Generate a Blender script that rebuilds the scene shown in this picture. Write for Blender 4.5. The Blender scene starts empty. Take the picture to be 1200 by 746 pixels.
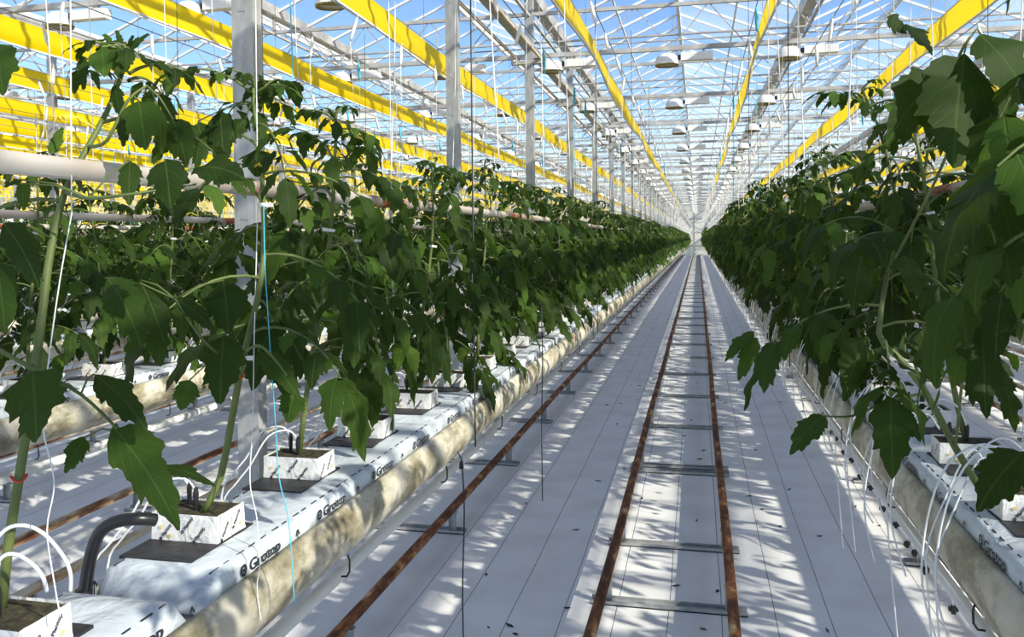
import bpy, math, random
import numpy as np
from mathutils import Vector, Matrix, Euler

S = bpy.context.scene
COL = S.collection
PI = math.pi
rnd = random.Random(7)

# ------------------------------------------------------------------ camera
EYE = 1.78
F_PX, PP_Y = 975.0, 296.0
YAW, PITCH, ROLL = math.atan(218 / 975.0), 0.0155, -0.010
cam_d = bpy.data.cameras.new('camera')
cam_d.sensor_width = 36.0
cam_d.lens = F_PX / 1200 * 36
cam_d.shift_y = -(373 - PP_Y) / 1200
cam_d.clip_start, cam_d.clip_end = 0.02, 600
cam = bpy.data.objects.new('camera', cam_d)
COL.objects.link(cam)
CAM_R = (Matrix.Rotation(YAW, 4, 'Z') @ Matrix.Rotation(PI / 2 - PITCH, 4, 'X') @ Matrix.Rotation(ROLL, 4, 'Z'))
cam.matrix_world = Matrix.Translation((0, 0, EYE)) @ CAM_R
S.camera = cam
CAM_INV = cam.matrix_world.inverted()


def project(p):
    v = CAM_INV @ Vector(p)
    if v.z > -0.05:
        return None
    return 600 + F_PX * v.x / -v.z, PP_Y - F_PX * v.y / -v.z, -v.z


def in_view(p, m=120):
    q = project(p)
    return q is not None and -m < q[0] < 1200 + m and -m < q[1] < 746 + m


# ------------------------------------------------------------------ sky, sun, exposure
W = bpy.data.worlds.new('sky')
S.world = W
W.use_nodes = True
wn, wl = W.node_tree.nodes, W.node_tree.links
wn.clear()
sky = wn.new('ShaderNodeTexSky')
sky.sky_type = 'NISHITA'
sky.sun_disc = False
sky.sun_elevation = math.radians(32)
sky.sun_rotation = math.radians(110)
sky.air_density, sky.dust_density, sky.ozone_density = 1.0, 0.4, 2.6
bg = wn.new('ShaderNodeBackground')
bg.inputs['Strength'].default_value = 0.185
wo = wn.new('ShaderNodeOutputWorld')
hs = wn.new('ShaderNodeHueSaturation'); hs.inputs['Saturation'].default_value = 1.2; hs.inputs['Hue'].default_value = 0.510
wl.new(sky.outputs[0], hs.inputs['Color']); wl.new(hs.outputs[0], bg.inputs[0])
wl.new(bg.outputs[0], wo.inputs[0])

sun_d = bpy.data.lights.new('sun', 'SUN')
sun_d.energy = 5.8
sun_d.angle = math.radians(0.55)
sun_d.color = (1.0, 0.93, 0.80)
sun = bpy.data.objects.new('sun', sun_d)
COL.objects.link(sun)
SUN_DIR = Vector((1.0, -0.48, 0.68)).normalized()      # towards the sun
sun.rotation_euler = SUN_DIR.to_track_quat('Z', 'Y').to_euler()
sun.location = (8, -4, 12)

S.view_settings.view_transform = 'Standard'
S.view_settings.look = 'None'
S.view_settings.gamma = 1
S.view_settings.use_curve_mapping = False
S.view_settings.exposure = 0.42
S.render.engine = 'CYCLES'
S.cycles.transparent_max_bounces = 40
S.cycles.max_bounces = 9
S.cycles.diffuse_bounces = 6
S.cycles.glossy_bounces = 2
S.cycles.transmission_bounces = 4
S.cycles.caustics_reflective = False
S.cycles.caustics_refractive = False
S.cycles.sample_clamp_indirect = 6.0
S.cycles.use_denoising = True


# ------------------------------------------------------------------ mesh builder
def smooth(pts, n=5):
    c = [Vector(p) for p in pts]; out = []
    for i in range(len(c) - 1):
        p0, p1, p2, p3 = c[max(0, i - 1)], c[i], c[i + 1], c[min(len(c) - 1, i + 2)]
        for q in range(n):
            t = q / n
            out.append(0.5 * ((2 * p1) + (p2 - p0) * t + (2 * p0 - 5 * p1 + 4 * p2 - p3) * t * t + (3 * p1 - p0 - 3 * p2 + p3) * t ** 3))
    return out + [c[-1]]


class MB:
    def __init__(s):
        s.v, s.f, s.m, s.uv = [], [], [], {}

    def quad(s, a, b, c, d, m=0):
        i = len(s.v)
        s.v += [tuple(a), tuple(b), tuple(c), tuple(d)]
        s.f.append((i, i + 1, i + 2, i + 3)); s.m.append(m)

    def box(s, x0, x1, y0, y1, z0, z1, m=0):
        i = len(s.v)
        s.v += [(x0, y0, z0), (x1, y0, z0), (x1, y1, z0), (x0, y1, z0), (x0, y0, z1), (x1, y0, z1), (x1, y1, z1), (x0, y1, z1)]
        for q in ((0, 3, 2, 1), (4, 5, 6, 7), (0, 1, 5, 4), (1, 2, 6, 5), (2, 3, 7, 6), (3, 0, 4, 7)):
            s.f.append(tuple(i + k for k in q)); s.m.append(m)

    def bar(s, p, q, w, h=None, m=0):
        s.tube([p, q], w / 2 * 1.2, 4, m)

    def tube(s, pts, r, n=8, m=0, cap=True):
        pts = [Vector(p) for p in pts]
        rs = r if isinstance(r, (list, tuple)) else [r] * len(pts)
        base = len(s.v)
        t0 = (pts[1] - pts[0]).normalized()
        ref = Vector((0, 0, 1)) if abs(t0.z) < 0.9 else Vector((1, 0, 0))
        u = t0.cross(ref).normalized()
        for i, p in enumerate(pts):
            a = pts[max(0, i - 1)]; b = pts[min(len(pts) - 1, i + 1)]
            t = (b - a)
            t = t.normalized() if t.length > 1e-9 else t0
            u = (u - t * u.dot(t))
            u = u.normalized() if u.length > 1e-6 else t.orthogonal().normalized()
            w = t.cross(u)
            for k in range(n):
                g = 2 * PI * (k + 0.5) / n
                s.v.append(tuple(p + (u * math.cos(g) + w * math.sin(g)) * rs[i]))
        for i in range(len(pts) - 1):
            for k in range(n):
                a = base + i * n + k; b = base + i * n + (k + 1) % n
                s.f.append((a, b, b + n, a + n)); s.m.append(m)
        if cap:
            s.f.append(tuple(base + k for k in range(n))[::-1]); s.m.append(m)
            e = base + (len(pts) - 1) * n
            s.f.append(tuple(e + k for k in range(n))); s.m.append(m)

    def extrude_y(s, prof, y0, y1, m=0, closed=True, ny=1):
        base = len(s.v); n = len(prof)
        for j in range(ny + 1):
            y = y0 + (y1 - y0) * j / ny
            for (x, z) in prof:
                s.v.append((x, y, z))
        for j in range(ny):
            for k in range(n if closed else n - 1):
                a = base + j * n + k; b = base + j * n + (k + 1) % n
                s.f.append((a, b, b + n, a + n)); s.m.append(m)
        if closed:
            s.f.append(tuple(range(base, base + n))); s.m.append(m)
            s.f.append(tuple(range(base + ny * n, base + ny * n + n))[::-1]); s.m.append(m)

    def lathe(s, prof, n=16, m=0, sx=1, sy=1, cx=0, cy=0):
        base = len(s.v)
        for (r, z) in prof:
            for k in range(n):
                a = 2 * PI * k / n
                s.v.append((cx + sx * r * math.cos(a), cy + sy * r * math.sin(a), z))
        for j in range(len(prof) - 1):
            for k in range(n):
                a = base + j * n + k; b = base + j * n + (k + 1) % n
                s.f.append((a, b, b + n, a + n)); s.m.append(m)

    def mesh(s, name, mats, smooth=False):
        me = bpy.data.meshes.new(name)
        me.from_pydata(s.v, [], s.f)
        for mt in mats:
            me.materials.append(mt)
        if len(mats) > 1:
            me.polygons.foreach_set('material_index', s.m)
        if smooth:
            me.polygons.foreach_set('use_smooth', [True] * len(s.f))
        me.update()
        return me

    def build(s, name, mats, parent=None, smooth=False):
        if not isinstance(mats, (list, tuple)):
            mats = [mats]
        return link(name, s.mesh(name, mats, smooth), parent)


def link(name, data, parent=None):
    o = bpy.data.objects.new(name, data)
    COL.objects.link(o)
    if parent is not None:
        o.parent = parent
    return o


def tag(o, label=None, cat=None, group=None, kind=None):
    if label: o['label'] = label
    if cat: o['category'] = cat
    if group: o['group'] = group
    if kind: o['kind'] = kind
    return o


def empty(name, loc=(0, 0, 0), rz=0):
    o = link(name, None)
    o.location = loc
    o.rotation_euler = (0, 0, rz)
    o.empty_display_size = 0.05
    return o


KIDS = {}


def kids_of(o):
    if o.name not in KIDS:
        KIDS[o.name] = list(o.children)
    return KIDS[o.name]


def copy_tree(o, parent=None):
    c = o.copy(); COL.objects.link(c)
    c.parent = parent
    for ch in kids_of(o):
        copy_tree(ch, c)
    return c


class Kind:
    """one prototype tree: the first use takes the prototype itself, later uses copy it"""
    def __init__(s, root):
        s.root, s.used = root, False
        kids_of(root)
        for c in kids_of(root): kids_of(c)

    def put(s, loc, rot=(0, 0, 0), scale=1.0, label=None, cat=None, group=None):
        o = s.root if not s.used else copy_tree(s.root)
        s.used = True
        o.location = loc; o.rotation_euler = rot
        o.scale = (scale,) * 3 if not isinstance(scale, tuple) else scale
        tag(o, label, cat, group)
        return o

    def discard(s):
        if not s.used:
            for c in list(s.root.children_recursive) + [s.root]:
                bpy.data.objects.remove(c)


# ------------------------------------------------------------------ materials
def mat(name, base=(0.8, 0.8, 0.8), rough=0.6, metal=0.0, spec=0.5):
    m = bpy.data.materials.new(name); m.use_nodes = True
    b = m.node_tree.nodes['Principled BSDF']
    b.inputs['Base Color'].default_value = (*base, 1)
    b.inputs['Roughness'].default_value = rough
    b.inputs['Metallic'].default_value = metal
    b.inputs['Specular IOR Level'].default_value = spec
    return m


def N(m, t, **kw):
    n = m.node_tree.nodes.new(t)
    for k, v in kw.items():
        if k in n.inputs: n.inputs[k].default_value = v
        else: setattr(n, k, v)
    return n


def L(m, a, b): m.node_tree.links.new(a, b)
def P(m): return m.node_tree.nodes['Principled BSDF']


def noise_mat(name, stops, scale=5, stretch=(1, 1, 1), rough=0.6, metal=0.0, bump=0.0, detail=5, nrough=0.6, spec=0.4, space='Object'):
    m = mat(name, stops[0][1], rough, metal, spec)
    tc = N(m, 'ShaderNodeTexCoord'); mp = N(m, 'ShaderNodeMapping'); mp.inputs['Scale'].default_value = stretch
    no = N(m, 'ShaderNodeTexNoise'); no.inputs['Scale'].default_value = scale; no.inputs['Detail'].default_value = detail
    no.inputs['Roughness'].default_value = nrough
    cr = N(m, 'ShaderNodeValToRGB')
    el = cr.color_ramp.elements
    while len(el) < len(stops): el.new(0.5)
    for e, (p, c) in zip(el, stops):
        e.position = p; e.color = (*c, 1)
    L(m, tc.outputs[space], mp.inputs[0]); L(m, mp.outputs[0], no.inputs[0]); L(m, no.outputs[0], cr.inputs[0])
    L(m, cr.outputs[0], P(m).inputs['Base Color'])
    if bump:
        bp = N(m, 'ShaderNodeBump'); bp.inputs['Strength'].default_value = bump; bp.inputs['Distance'].default_value = 0.01
        L(m, no.outputs[0], bp.inputs['Height']); L(m, bp.outputs[0], P(m).inputs['Normal'])
    return m


M = {}
M['galv'] = noise_mat('galvanised_steel', [(0.3, (0.30, 0.31, 0.31)), (0.7, (0.50, 0.51, 0.50))], 18, (1, 1, 0.4), 0.5, 0.35)
M['alu'] = noise_mat('white_aluminium', [(0.3, (0.80, 0.80, 0.78)), (0.7, (0.90, 0.90, 0.88))], 3, (1, 1, 1), 0.5, 0.0)
M['truss'] = noise_mat('truss_steel', [(0.3, (0.34, 0.33, 0.31)), (0.7, (0.66, 0.64, 0.60))], 3, (1, 1, 1), 0.5, 0.2)
M['rust'] = noise_mat('rusty_tube', [(0.36, (0.060, 0.022, 0.011)), (0.52, (0.17, 0.062, 0.025)), (0.60, (0.36, 0.16, 0.06)), (0.70, (0.66, 0.48, 0.28))],
                      16, (1, 0.35, 1), 0.8, 0.0, 0.4)
M['rust_pale'] = noise_mat('worn_cream_tube', [(0.38, (0.16, 0.06, 0.025)), (0.46, (0.42, 0.25, 0.13)), (0.53, (0.58, 0.50, 0.38)), (0.7, (0.66, 0.60, 0.50))],
                           9, (1, 0.25, 1), 0.75, 0.0, 0.3)
M['pipe'] = noise_mat('cream_growth_tube', [(0.36, (0.30, 0.07, 0.02)), (0.41, (0.52, 0.44, 0.36)), (0.6, (0.62, 0.58, 0.52))], 5, (1, 0.5, 1), 0.55)
M['tan'] = noise_mat('tan_painted_tube', [(0.3, (0.30, 0.25, 0.17)), (0.6, (0.58, 0.52, 0.42))], 3, (1, .3, 1), 0.5)
M['yellow'] = mat('yellow_film', (1.0, 0.72, 0.0), 0.5)
M['white'] = noise_mat('white_enamel', [(0.3, (0.86, 0.85, 0.80)), (0.7, (0.92, 0.91, 0.88))], 6, (1, 1, 1), 0.4)
M['olive'] = mat('reflector_inside', (0.42, 0.36, 0.14), 0.4, 0.4)
M['dark'] = mat('black_plastic', (0.012, 0.012, 0.013), 0.45)
M['black_rubber'] = mat('black_hose', (0.016, 0.016, 0.017), 0.32)
M['twine'] = mat('white_twine', (0.80, 0.80, 0.80), 0.8)
M['twine_blue'] = mat('blue_twine', (0.10, 0.50, 0.66), 0.8)
M['tubing'] = mat('clear_white_tubing', (0.78, 0.80, 0.80), 0.35)
M['clip'] = mat('white_clip', (0.80, 0.80, 0.80), 0.4)
M['red'] = mat('red_band', (0.62, 0.04, 0.02), 0.5)
M['ink'] = mat('black_print', (0.02, 0.022, 0.03), 0.6)
M['ink_yellow'] = mat('yellow_print', (0.75, 0.55, 0.12), 0.6)
M['cable'] = mat('dark_cable', (0.03, 0.035, 0.04), 0.6)
M['wire'] = mat('steel_wire', (0.30, 0.30, 0.30), 0.5, 0.5)
M['rockwool'] = noise_mat('rockwool', [(0.35, (0.018, 0.014, 0.009)), (0.6, (0.075, 0.065, 0.03)), (0.8, (0.15, 0.13, 0.07))], 55, (1, 1, 1), 0.95, 0, 0.8)
M['slot'] = noise_mat('wet_slab_cutout', [(0.35, (0.010, 0.010, 0.011)), (0.75, (0.045, 0.042, 0.042))], 22, (1, 1, 1), 0.5, 0, 0.5)
M['drain'] = noise_mat('white_drain_pipe', [(0.3, (0.60, 0.61, 0.58)), (0.65, (0.76, 0.77, 0.76))], 5, (1, 0.4, 1), 0.4)
M['concrete'] = noise_mat('concrete', [(0.3, (0.3, 0.29, 0.27)), (0.7, (0.44, 0.43, 0.40))], 12, (1, 1, 1), 0.9)
M['flower'] = mat('yellow_petal', (0.85, 0.60, 0.04), 0.6)
M['scrap'] = mat('dry_leaf', (0.025, 0.028, 0.022), 0.9)

# wrapped plastic: white film, slightly glossy, crumpled
def film(name, col, scale, bump):
    m = mat(name, col, 0.38, 0, 0.5)
    tc = N(m, 'ShaderNodeTexCoord')
    a = N(m, 'ShaderNodeTexNoise'); a.inputs['Scale'].default_value = scale; a.inputs['Detail'].default_value = 3; a.inputs['Distortion'].default_value = 0.8
    bp = N(m, 'ShaderNodeBump'); bp.inputs['Strength'].default_value = bump; bp.inputs['Distance'].default_value = 0.02
    L(m, tc.outputs['Object'], a.inputs[0]); L(m, a.outputs[0], bp.inputs['Height']); L(m, bp.outputs[0], P(m).inputs['Normal'])
    return m


M['slab_film'] = film('slab_film', (0.60, 0.66, 0.70), 14, 0.55)
M['pot_film'] = film('pot_film', (0.80, 0.80, 0.78), 26, 0.45)

# gutter: cream coated steel with brown algae blotches and runs
m = mat('cream_gutter', (0.6, 0.55, 0.4), 0.5)
tc = N(m, 'ShaderNodeTexCoord')
mp = N(m, 'ShaderNodeMapping'); mp.inputs['Scale'].default_value = (4, 2.6, 4.5)
n1 = N(m, 'ShaderNodeTexNoise'); n1.inputs['Scale'].default_value = 2.2; n1.inputs['Detail'].default_value = 7; n1.inputs['Roughness'].default_value = 0.68
cr = N(m, 'ShaderNodeValToRGB'); e = cr.color_ramp.elements
e[0].position = 0.32; e[0].color = (0.16, 0.13, 0.07, 1)
e[1].position = 0.66; e[1].color = (0.72, 0.69, 0.58, 1)
e2 = e.new(0.46); e2.color = (0.38, 0.34, 0.22, 1)
e3 = e.new(0.55); e3.color = (0.62, 0.58, 0.45, 1)
L(m, tc.outputs['Object'], mp.inputs[0]); L(m, mp.outputs[0], n1.inputs[0]); L(m, n1.outputs[0], cr.inputs[0])
L(m, cr.outputs[0], P(m).inputs['Base Color'])
M['gutter'] = m

# floor: white woven ground cloth with thin dark marker lines every 24.5 cm
m = mat('white_ground_cloth', (0.6, 0.62, 0.63), 0.75, 0, 0.3)
tc = N(m, 'ShaderNodeTexCoord'); sx = N(m, 'ShaderNodeSeparateXYZ'); L(m, tc.outputs['Object'], sx.inputs[0])
wob = N(m, 'ShaderNodeTexNoise'); wob.inputs['Scale'].default_value = 0.5
L(m, tc.outputs['Object'], wob.inputs[0])
ad0 = N(m, 'ShaderNodeMath', operation='MULTIPLY_ADD'); L(m, wob.outputs[0], ad0.inputs[0]); ad0.inputs[1].default_value = 0.03; L(m, sx.outputs[0], ad0.inputs[2])
ad = N(m, 'ShaderNodeMath', operation='ADD'); L(m, ad0.outputs[0], ad.inputs[0]); ad.inputs[1].default_value = 245.5 - 0.098 - 0.015 + 0.12275
dv = N(m, 'ShaderNodeMath', operation='DIVIDE'); L(m, ad.outputs[0], dv.inputs[0]); dv.inputs[1].default_value = 0.2455
fr = N(m, 'ShaderNodeMath', operation='FRACT'); L(m, dv.outputs[0], fr.inputs[0])
sb = N(m, 'ShaderNodeMath', operation='SUBTRACT'); L(m, fr.outputs[0], sb.inputs[0]); sb.inputs[1].default_value = 0.5
ab = N(m, 'ShaderNodeMath', operation='ABSOLUTE'); L(m, sb.outputs[0], ab.inputs[0])
lt = N(m, 'ShaderNodeMath', operation='LESS_THAN'); L(m, ab.outputs[0], lt.inputs[0]); lt.inputs[1].default_value = 0.0075
dn = N(m, 'ShaderNodeTexNoise'); dn.inputs['Scale'].default_value = 3; dn.inputs['Detail'].default_value = 6
L(m, tc.outputs['Object'], dn.inputs[0])
dc = N(m, 'ShaderNodeValToRGB'); e = dc.color_ramp.elements
e[0].position = 0.30; e[0].color = (0.72, 0.72, 0.70, 1); e[1].position = 0.6; e[1].color = (0.82, 0.825, 0.81, 1)
L(m, dn.outputs[0], dc.inputs[0])
mx = N(m, 'ShaderNodeMixRGB'); mx.inputs['Color2'].default_value = (0.10, 0.11, 0.13, 1)
L(m, lt.outputs[0], mx.inputs[0]); L(m, dc.outputs[0], mx.inputs['Color1']); L(m, mx.outputs[0], P(m).inputs['Base Color'])
M['floor'] = m

# roof glass: sheet glass with condensation film
m = bpy.data.materials.new('roof_glass'); m.use_nodes = True
nt = m.node_tree; nt.nodes.clear()
out = N(m, 'ShaderNodeOutputMaterial'); tr = N(m, 'ShaderNodeBsdfTransparent'); tr.inputs[0].default_value = (0.93, 0.95, 0.96, 1)
df = N(m, 'ShaderNodeBsdfTranslucent'); df.inputs[0].default_value = (0.85, 0.87, 0.88, 1)
gl = N(m, 'ShaderNodeBsdfGlossy'); gl.inputs['Roughness'].default_value = 0.08
tc = N(m, 'ShaderNodeTexCoord'); no = N(m, 'ShaderNodeTexNoise'); no.inputs['Scale'].default_value = 0.35; no.inputs['Detail'].default_value = 4
mr = N(m, 'ShaderNodeMapRange'); mr.inputs['From Min'].default_value = 0.35; mr.inputs['From Max'].default_value = 0.75
mr.inputs['To Min'].default_value = 0.03; mr.inputs['To Max'].default_value = 0.26
m1 = N(m, 'ShaderNodeMixShader'); m2 = N(m, 'ShaderNodeMixShader'); m2.inputs[0].default_value = 0.05
L(m, tc.outputs['Object'], no.inputs[0]); L(m, no.outputs[0], mr.inputs[0]); L(m, mr.outputs[0], m1.inputs[0])
L(m, tr.outputs[0], m1.inputs[1]); L(m, df.outputs[0], m1.inputs[2]); L(m, m1.outputs[0], m2.inputs[1]); L(m, gl.outputs[0], m2.inputs[2])
L(m, m2.outputs[0], out.inputs[0])
M['glass'] = m

# yellow film lets some light through
m = M['yellow']; out = m.node_tree.nodes['Material Output']
tl = N(m, 'ShaderNodeBsdfTranslucent'); tl.inputs[0].default_value = (1.0, 0.70, 0.0, 1)
ms = N(m, 'ShaderNodeMixShader'); ms.inputs[0].default_value = 0.45
L(m, P(m).outputs[0], ms.inputs[1]); L(m, tl.outputs[0], ms.inputs[2]); L(m, ms.outputs[0], out.inputs[0])

# end wall: white translucent sheet
m = mat('white_wall_sheet', (0.92, 0.90, 0.80), 0.6); out = m.node_tree.nodes['Material Output']
tl = N(m, 'ShaderNodeBsdfTranslucent'); tl.inputs[0].default_value = (0.95, 0.93, 0.83, 1)
ms = N(m, 'ShaderNodeMixShader'); ms.inputs[0].default_value = 0.5
L(m, P(m).outputs[0], ms.inputs[1]); L(m, tl.outputs[0], ms.inputs[2]); L(m, ms.outputs[0], out.inputs[0])
M['wall'] = m


def leaf_material(name, dark, lite, transl, tmix):
    m = mat(name, dark, 0.6, 0, 0.12)
    out = m.node_tree.nodes['Material Output']
    geo = N(m, 'ShaderNodeNewGeometry')
    cr = N(m, 'ShaderNodeValToRGB'); e = cr.color_ramp.elements
    e[0].position = 0.0; e[0].color = (*dark, 1); e[1].position = 1.0; e[1].color = (*lite, 1)
    em = e.new(0.62); em.color = (*[a_ * .68 + b_ * .32 for a_, b_ in zip(dark, lite)], 1)
    L(m, geo.outputs['Random Per Island'], cr.inputs[0])
    uv = N(m, 'ShaderNodeUVMap'); sp = N(m, 'ShaderNodeSeparateXYZ'); L(m, uv.outputs[0], sp.inputs[0])
    # midrib
    au = N(m, 'ShaderNodeMath', operation='ABSOLUTE'); L(m, sp.outputs[0], au.inputs[0])
    mid = N(m, 'ShaderNodeMapRange'); L(m, au.outputs[0], mid.inputs[0])
    mid.inputs['From Min'].default_value = 0.0; mid.inputs['From Max'].default_value = 0.07; mid.inputs['To Min'].default_value = 1; mid.inputs['To Max'].default_value = 0
    # side veins run forward from the midrib
    vv = N(m, 'ShaderNodeMath', operation='MULTIPLY_ADD'); L(m, au.outputs[0], vv.inputs[0]); vv.inputs[1].default_value = -0.35; L(m, sp.outputs[1], vv.inputs[2])
    vs = N(m, 'ShaderNodeMath', operation='MULTIPLY'); L(m, vv.outputs[0], vs.inputs[0]); vs.inputs[1].default_value = 7.0
    vf = N(m, 'ShaderNodeMath', operation='FRACT'); L(m, vs.outputs[0], vf.inputs[0])
    vc = N(m, 'ShaderNodeMath', operation='SUBTRACT'); L(m, vf.outputs[0], vc.inputs[0]); vc.inputs[1].default_value = 0.5
    va = N(m, 'ShaderNodeMath', operation='ABSOLUTE'); L(m, vc.outputs[0], va.inputs[0])
    vl = N(m, 'ShaderNodeMapRange'); L(m, va.outputs[0], vl.inputs[0])
    vl.inputs['From Min'].default_value = 0.0; vl.inputs['From Max'].default_value = 0.10; vl.inputs['To Min'].default_value = 0.45; vl.inputs['To Max'].default_value = 0
    mxm = N(m, 'ShaderNodeMath', operation='MAXIMUM'); L(m, mid.outputs[0], mxm.inputs[0]); L(m, vl.outputs[0], mxm.inputs[1])
    sc = N(m, 'ShaderNodeMath', operation='MULTIPLY'); L(m, mxm.outputs[0], sc.inputs[0]); sc.inputs[1].default_value = 0.20
    mc = N(m, 'ShaderNodeMixRGB'); mc.inputs['Color2'].default_value = (0.16, 0.26, 0.07, 1)
    L(m, sc.outputs[0], mc.inputs[0]); L(m, cr.outputs[0], mc.inputs['Color1'])
    L(m, mc.outputs[0], P(m).inputs['Base Color'])
    bp = N(m, 'ShaderNodeBump'); bp.inputs['Strength'].default_value = 0.3; bp.inputs['Distance'].default_value = 0.003; bp.invert = True
    L(m, mxm.outputs[0], bp.inputs['Height']); L(m, bp.outputs[0], P(m).inputs['Normal'])
    tl = N(m, 'ShaderNodeBsdfTranslucent'); tl.inputs[0].default_value = (*transl, 1)
    ms = N(m, 'ShaderNodeMixShader'); ms.inputs[0].default_value = tmix
    L(m, P(m).outputs[0], ms.inputs[1]); L(m, tl.outputs[0], ms.inputs[2]); L(m, ms.outputs[0], out.inputs[0])
    return m


M['leaf'] = leaf_material('tomato_leaf', (0.009, 0.020, 0.004), (0.056, 0.108, 0.014), (0.14, 0.27, 0.02), 0.17)
M['stem'] = noise_mat('tomato_stem', [(0.3, (0.06, 0.085, 0.025)), (0.7, (0.17, 0.22, 0.06))], 9, (1, 1, 0.5), 0.6)

# ------------------------------------------------------------------ layout constants
PITCH_X = 1.645
XG0, XC0 = 0.680, -0.153            # gutter and rail-pair positions either side of the aisle
TY0, TY = 4.04, 3.85                # first post and bay length
Y_BACK, Y_END = -7.5, 88.0
X_L, X_R = -58.34, 25.66
SLAB_Z0, SLAB_Z1 = 1.105, 1.180
BLOCK_H = 0.058
PY0, PDY = 1.52, 1.33 / 3           # plant positions along a row
def gx(k): return XG0 + PITCH_X * k
def bx(k): return gx(k) + (-0.040 if k < 0 else 0.010)
def cx(k): return XC0 + 1.61 * k
ORD = ['first', 'second', 'third', 'fourth', 'fifth', 'sixth', 'seventh', 'eighth', 'ninth', 'tenth', 'eleventh', 'twelfth', 'thirteenth',
       'fourteenth', 'fifteenth', 'sixteenth', 'seventeenth', 'eighteenth', 'nineteenth', 'twentieth']


def row_words(k):
    if k == 0: return 'the shaded row by the aisle'
    if k == -1: return 'the sunlit row by the aisle'
    if k > 0: return 'the %s row behind the shaded one' % ORD[min(k - 1, 19)]
    return 'the %s row behind the sunlit one' % ORD[min(-k - 2, 19)]


# ------------------------------------------------------------------ setting
mb = MB(); mb.box(X_L, X_R, Y_BACK - 6, Y_END, -0.1, 0.0)
tag(mb.build('floor', M['floor']), kind='structure')
mb = MB(); mb.box(-260, 220, -60, 300, -0.25, -0.12)
tag(mb.build('ground', noise_mat('outdoor_soil', [(0.3, (0.10, 0.12, 0.05)), (0.7, (0.20, 0.18, 0.11))], 0.5)), kind='structure')

GZ, RZ = 5.30, 6.15                 # roof gutter and ridge heights
ridges = []
x = X_L
while x < X_R - 0.1:
    ridges.append((x, x + 2, x + 4)); x += 4
mb = MB()
for a, r, b in ridges:
    for j in range(2):
        x0, z0, x1, z1 = ((a, GZ, r, RZ), (r, RZ, b, GZ))[j]
        mb.quad((x0, Y_BACK, z0), (x0, Y_END, z0), (x1, Y_END, z1), (x1, Y_BACK, z1))
tag(mb.build('ceiling', M['glass']), kind='structure')
# glazing bars and ridge bars
for i, (a, r, b) in enumerate(ridges):
    mb = MB()
    y = TY0 - TY * 3
    while y < Y_END:
        for (x0, z0, x1, z1) in ((a, GZ, r, RZ), (r, RZ, b, GZ)):
            mb.tube([(x0, y, z0 - 0.02), (x1, y, z1 - 0.02)], 0.028, 4, cap=False)
        y += TY / 4
    mb.box(r - 0.03, r + 0.03, Y_BACK, Y_END, RZ - 0.06, RZ + 0.02)
    for xx in (a + 1.0, b - 1.0):
        mb.box(xx - 0.015, xx + 0.015, Y_BACK, Y_END, (GZ + RZ) / 2 - 0.05, (GZ + RZ) / 2 - 0.02)
    tag(mb.build('trim_%d' % (i + 1), M['alu']), kind='structure')

# end walls
mb = MB(); mb.box(X_L, X_R, Y_END, Y_END + 0.05, 0, 5.3)
wb = tag(mb.build('wall_back', M['wall']), kind='structure')
mb = MB()
x = X_L
while x <= X_R: mb.box(x - 0.03, x + 0.03, Y_END - 0.06, Y_END, 0, 5.3); x += 2
for z in (1.0, 2.4, 3.8, 5.2): mb.box(X_L, X_R, Y_END - 0.07, Y_END - 0.01, z - 0.03, z + 0.03)
tag(mb.build('wall_back_frame', M['truss']), kind='structure')
for nm, xx in (('wall_left', X_L), ('wall_right', X_R)):
    mb = MB(); mb.quad((xx, Y_BACK, 0), (xx, Y_END, 0), (xx, Y_END, 5.3), (xx, Y_BACK, 5.3))
    tag(mb.build(nm, M['glass']), kind='structure')
    mb = MB()
    y = Y_BACK
    while y <= Y_END: mb.box(xx - 0.03, xx + 0.03, y - 0.03, y + 0.03, 0, 5.3); y += 2
    for z in (1.2, 3.2): mb.box(xx - 0.03, xx + 0.03, Y_BACK, Y_END, z - 0.03, z + 0.03)
    tag(mb.build(nm + '_frame', M['alu']), kind='structure')
# low cross path at the far end
mb = MB(); mb.box(X_L, X_R, Y_END - 2.2, Y_END - 0.1, 0.0, 0.03)
tag(mb.build('floor_far_path', M['concrete']), kind='structure')

# ------------------------------------------------------------------ trusses, posts, roof gutters
BC, TC = 4.40, 5.00
def truss_mesh():
    parts = {}
    b = MB(); b.box(X_L, X_R, -0.03, 0.03, BC - 0.03, BC + 0.03); parts['bottom_chord'] = b
    b = MB(); b.box(X_L, X_R, -0.025, 0.025, TC - 0.025, TC + 0.025); parts['top_chord'] = b
    b = MB(); x = X_L
    while x < X_R:
        b.tube([(x, 0, BC), (x + 0.5, 0, TC)], 0.010, 4, cap=False); b.tube([(x + 0.5, 0, TC), (x + 1.0, 0, BC)], 0.010, 4, cap=False); x += 1.0
    x = X_L
    while x < X_R: b.tube([(x, 0, TC), (x, 0, GZ)], 0.022, 4, cap=False); x += 4
    parts['lattice_web'] = b
    b = MB(); b.tube([(X_L, 0.9, 4.72), (X_R, 0.9, 4.72)], 0.012, 5); b.tube([(X_L, TY / 2, 5.05), (X_R, TY / 2, 5.05)], 0.02, 5)
    for q in range(42): b.tube([(X_L + q * 2, TY / 2, 5.05), (X_L + q * 2, TY / 2, 5.30)], 0.010, 4, cap=False)
    parts['tie_rod'] = b
    root = empty('roof_truss')
    for n_, bb in parts.items(): bb.build(n_, M['truss'], root)
    return root


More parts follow.
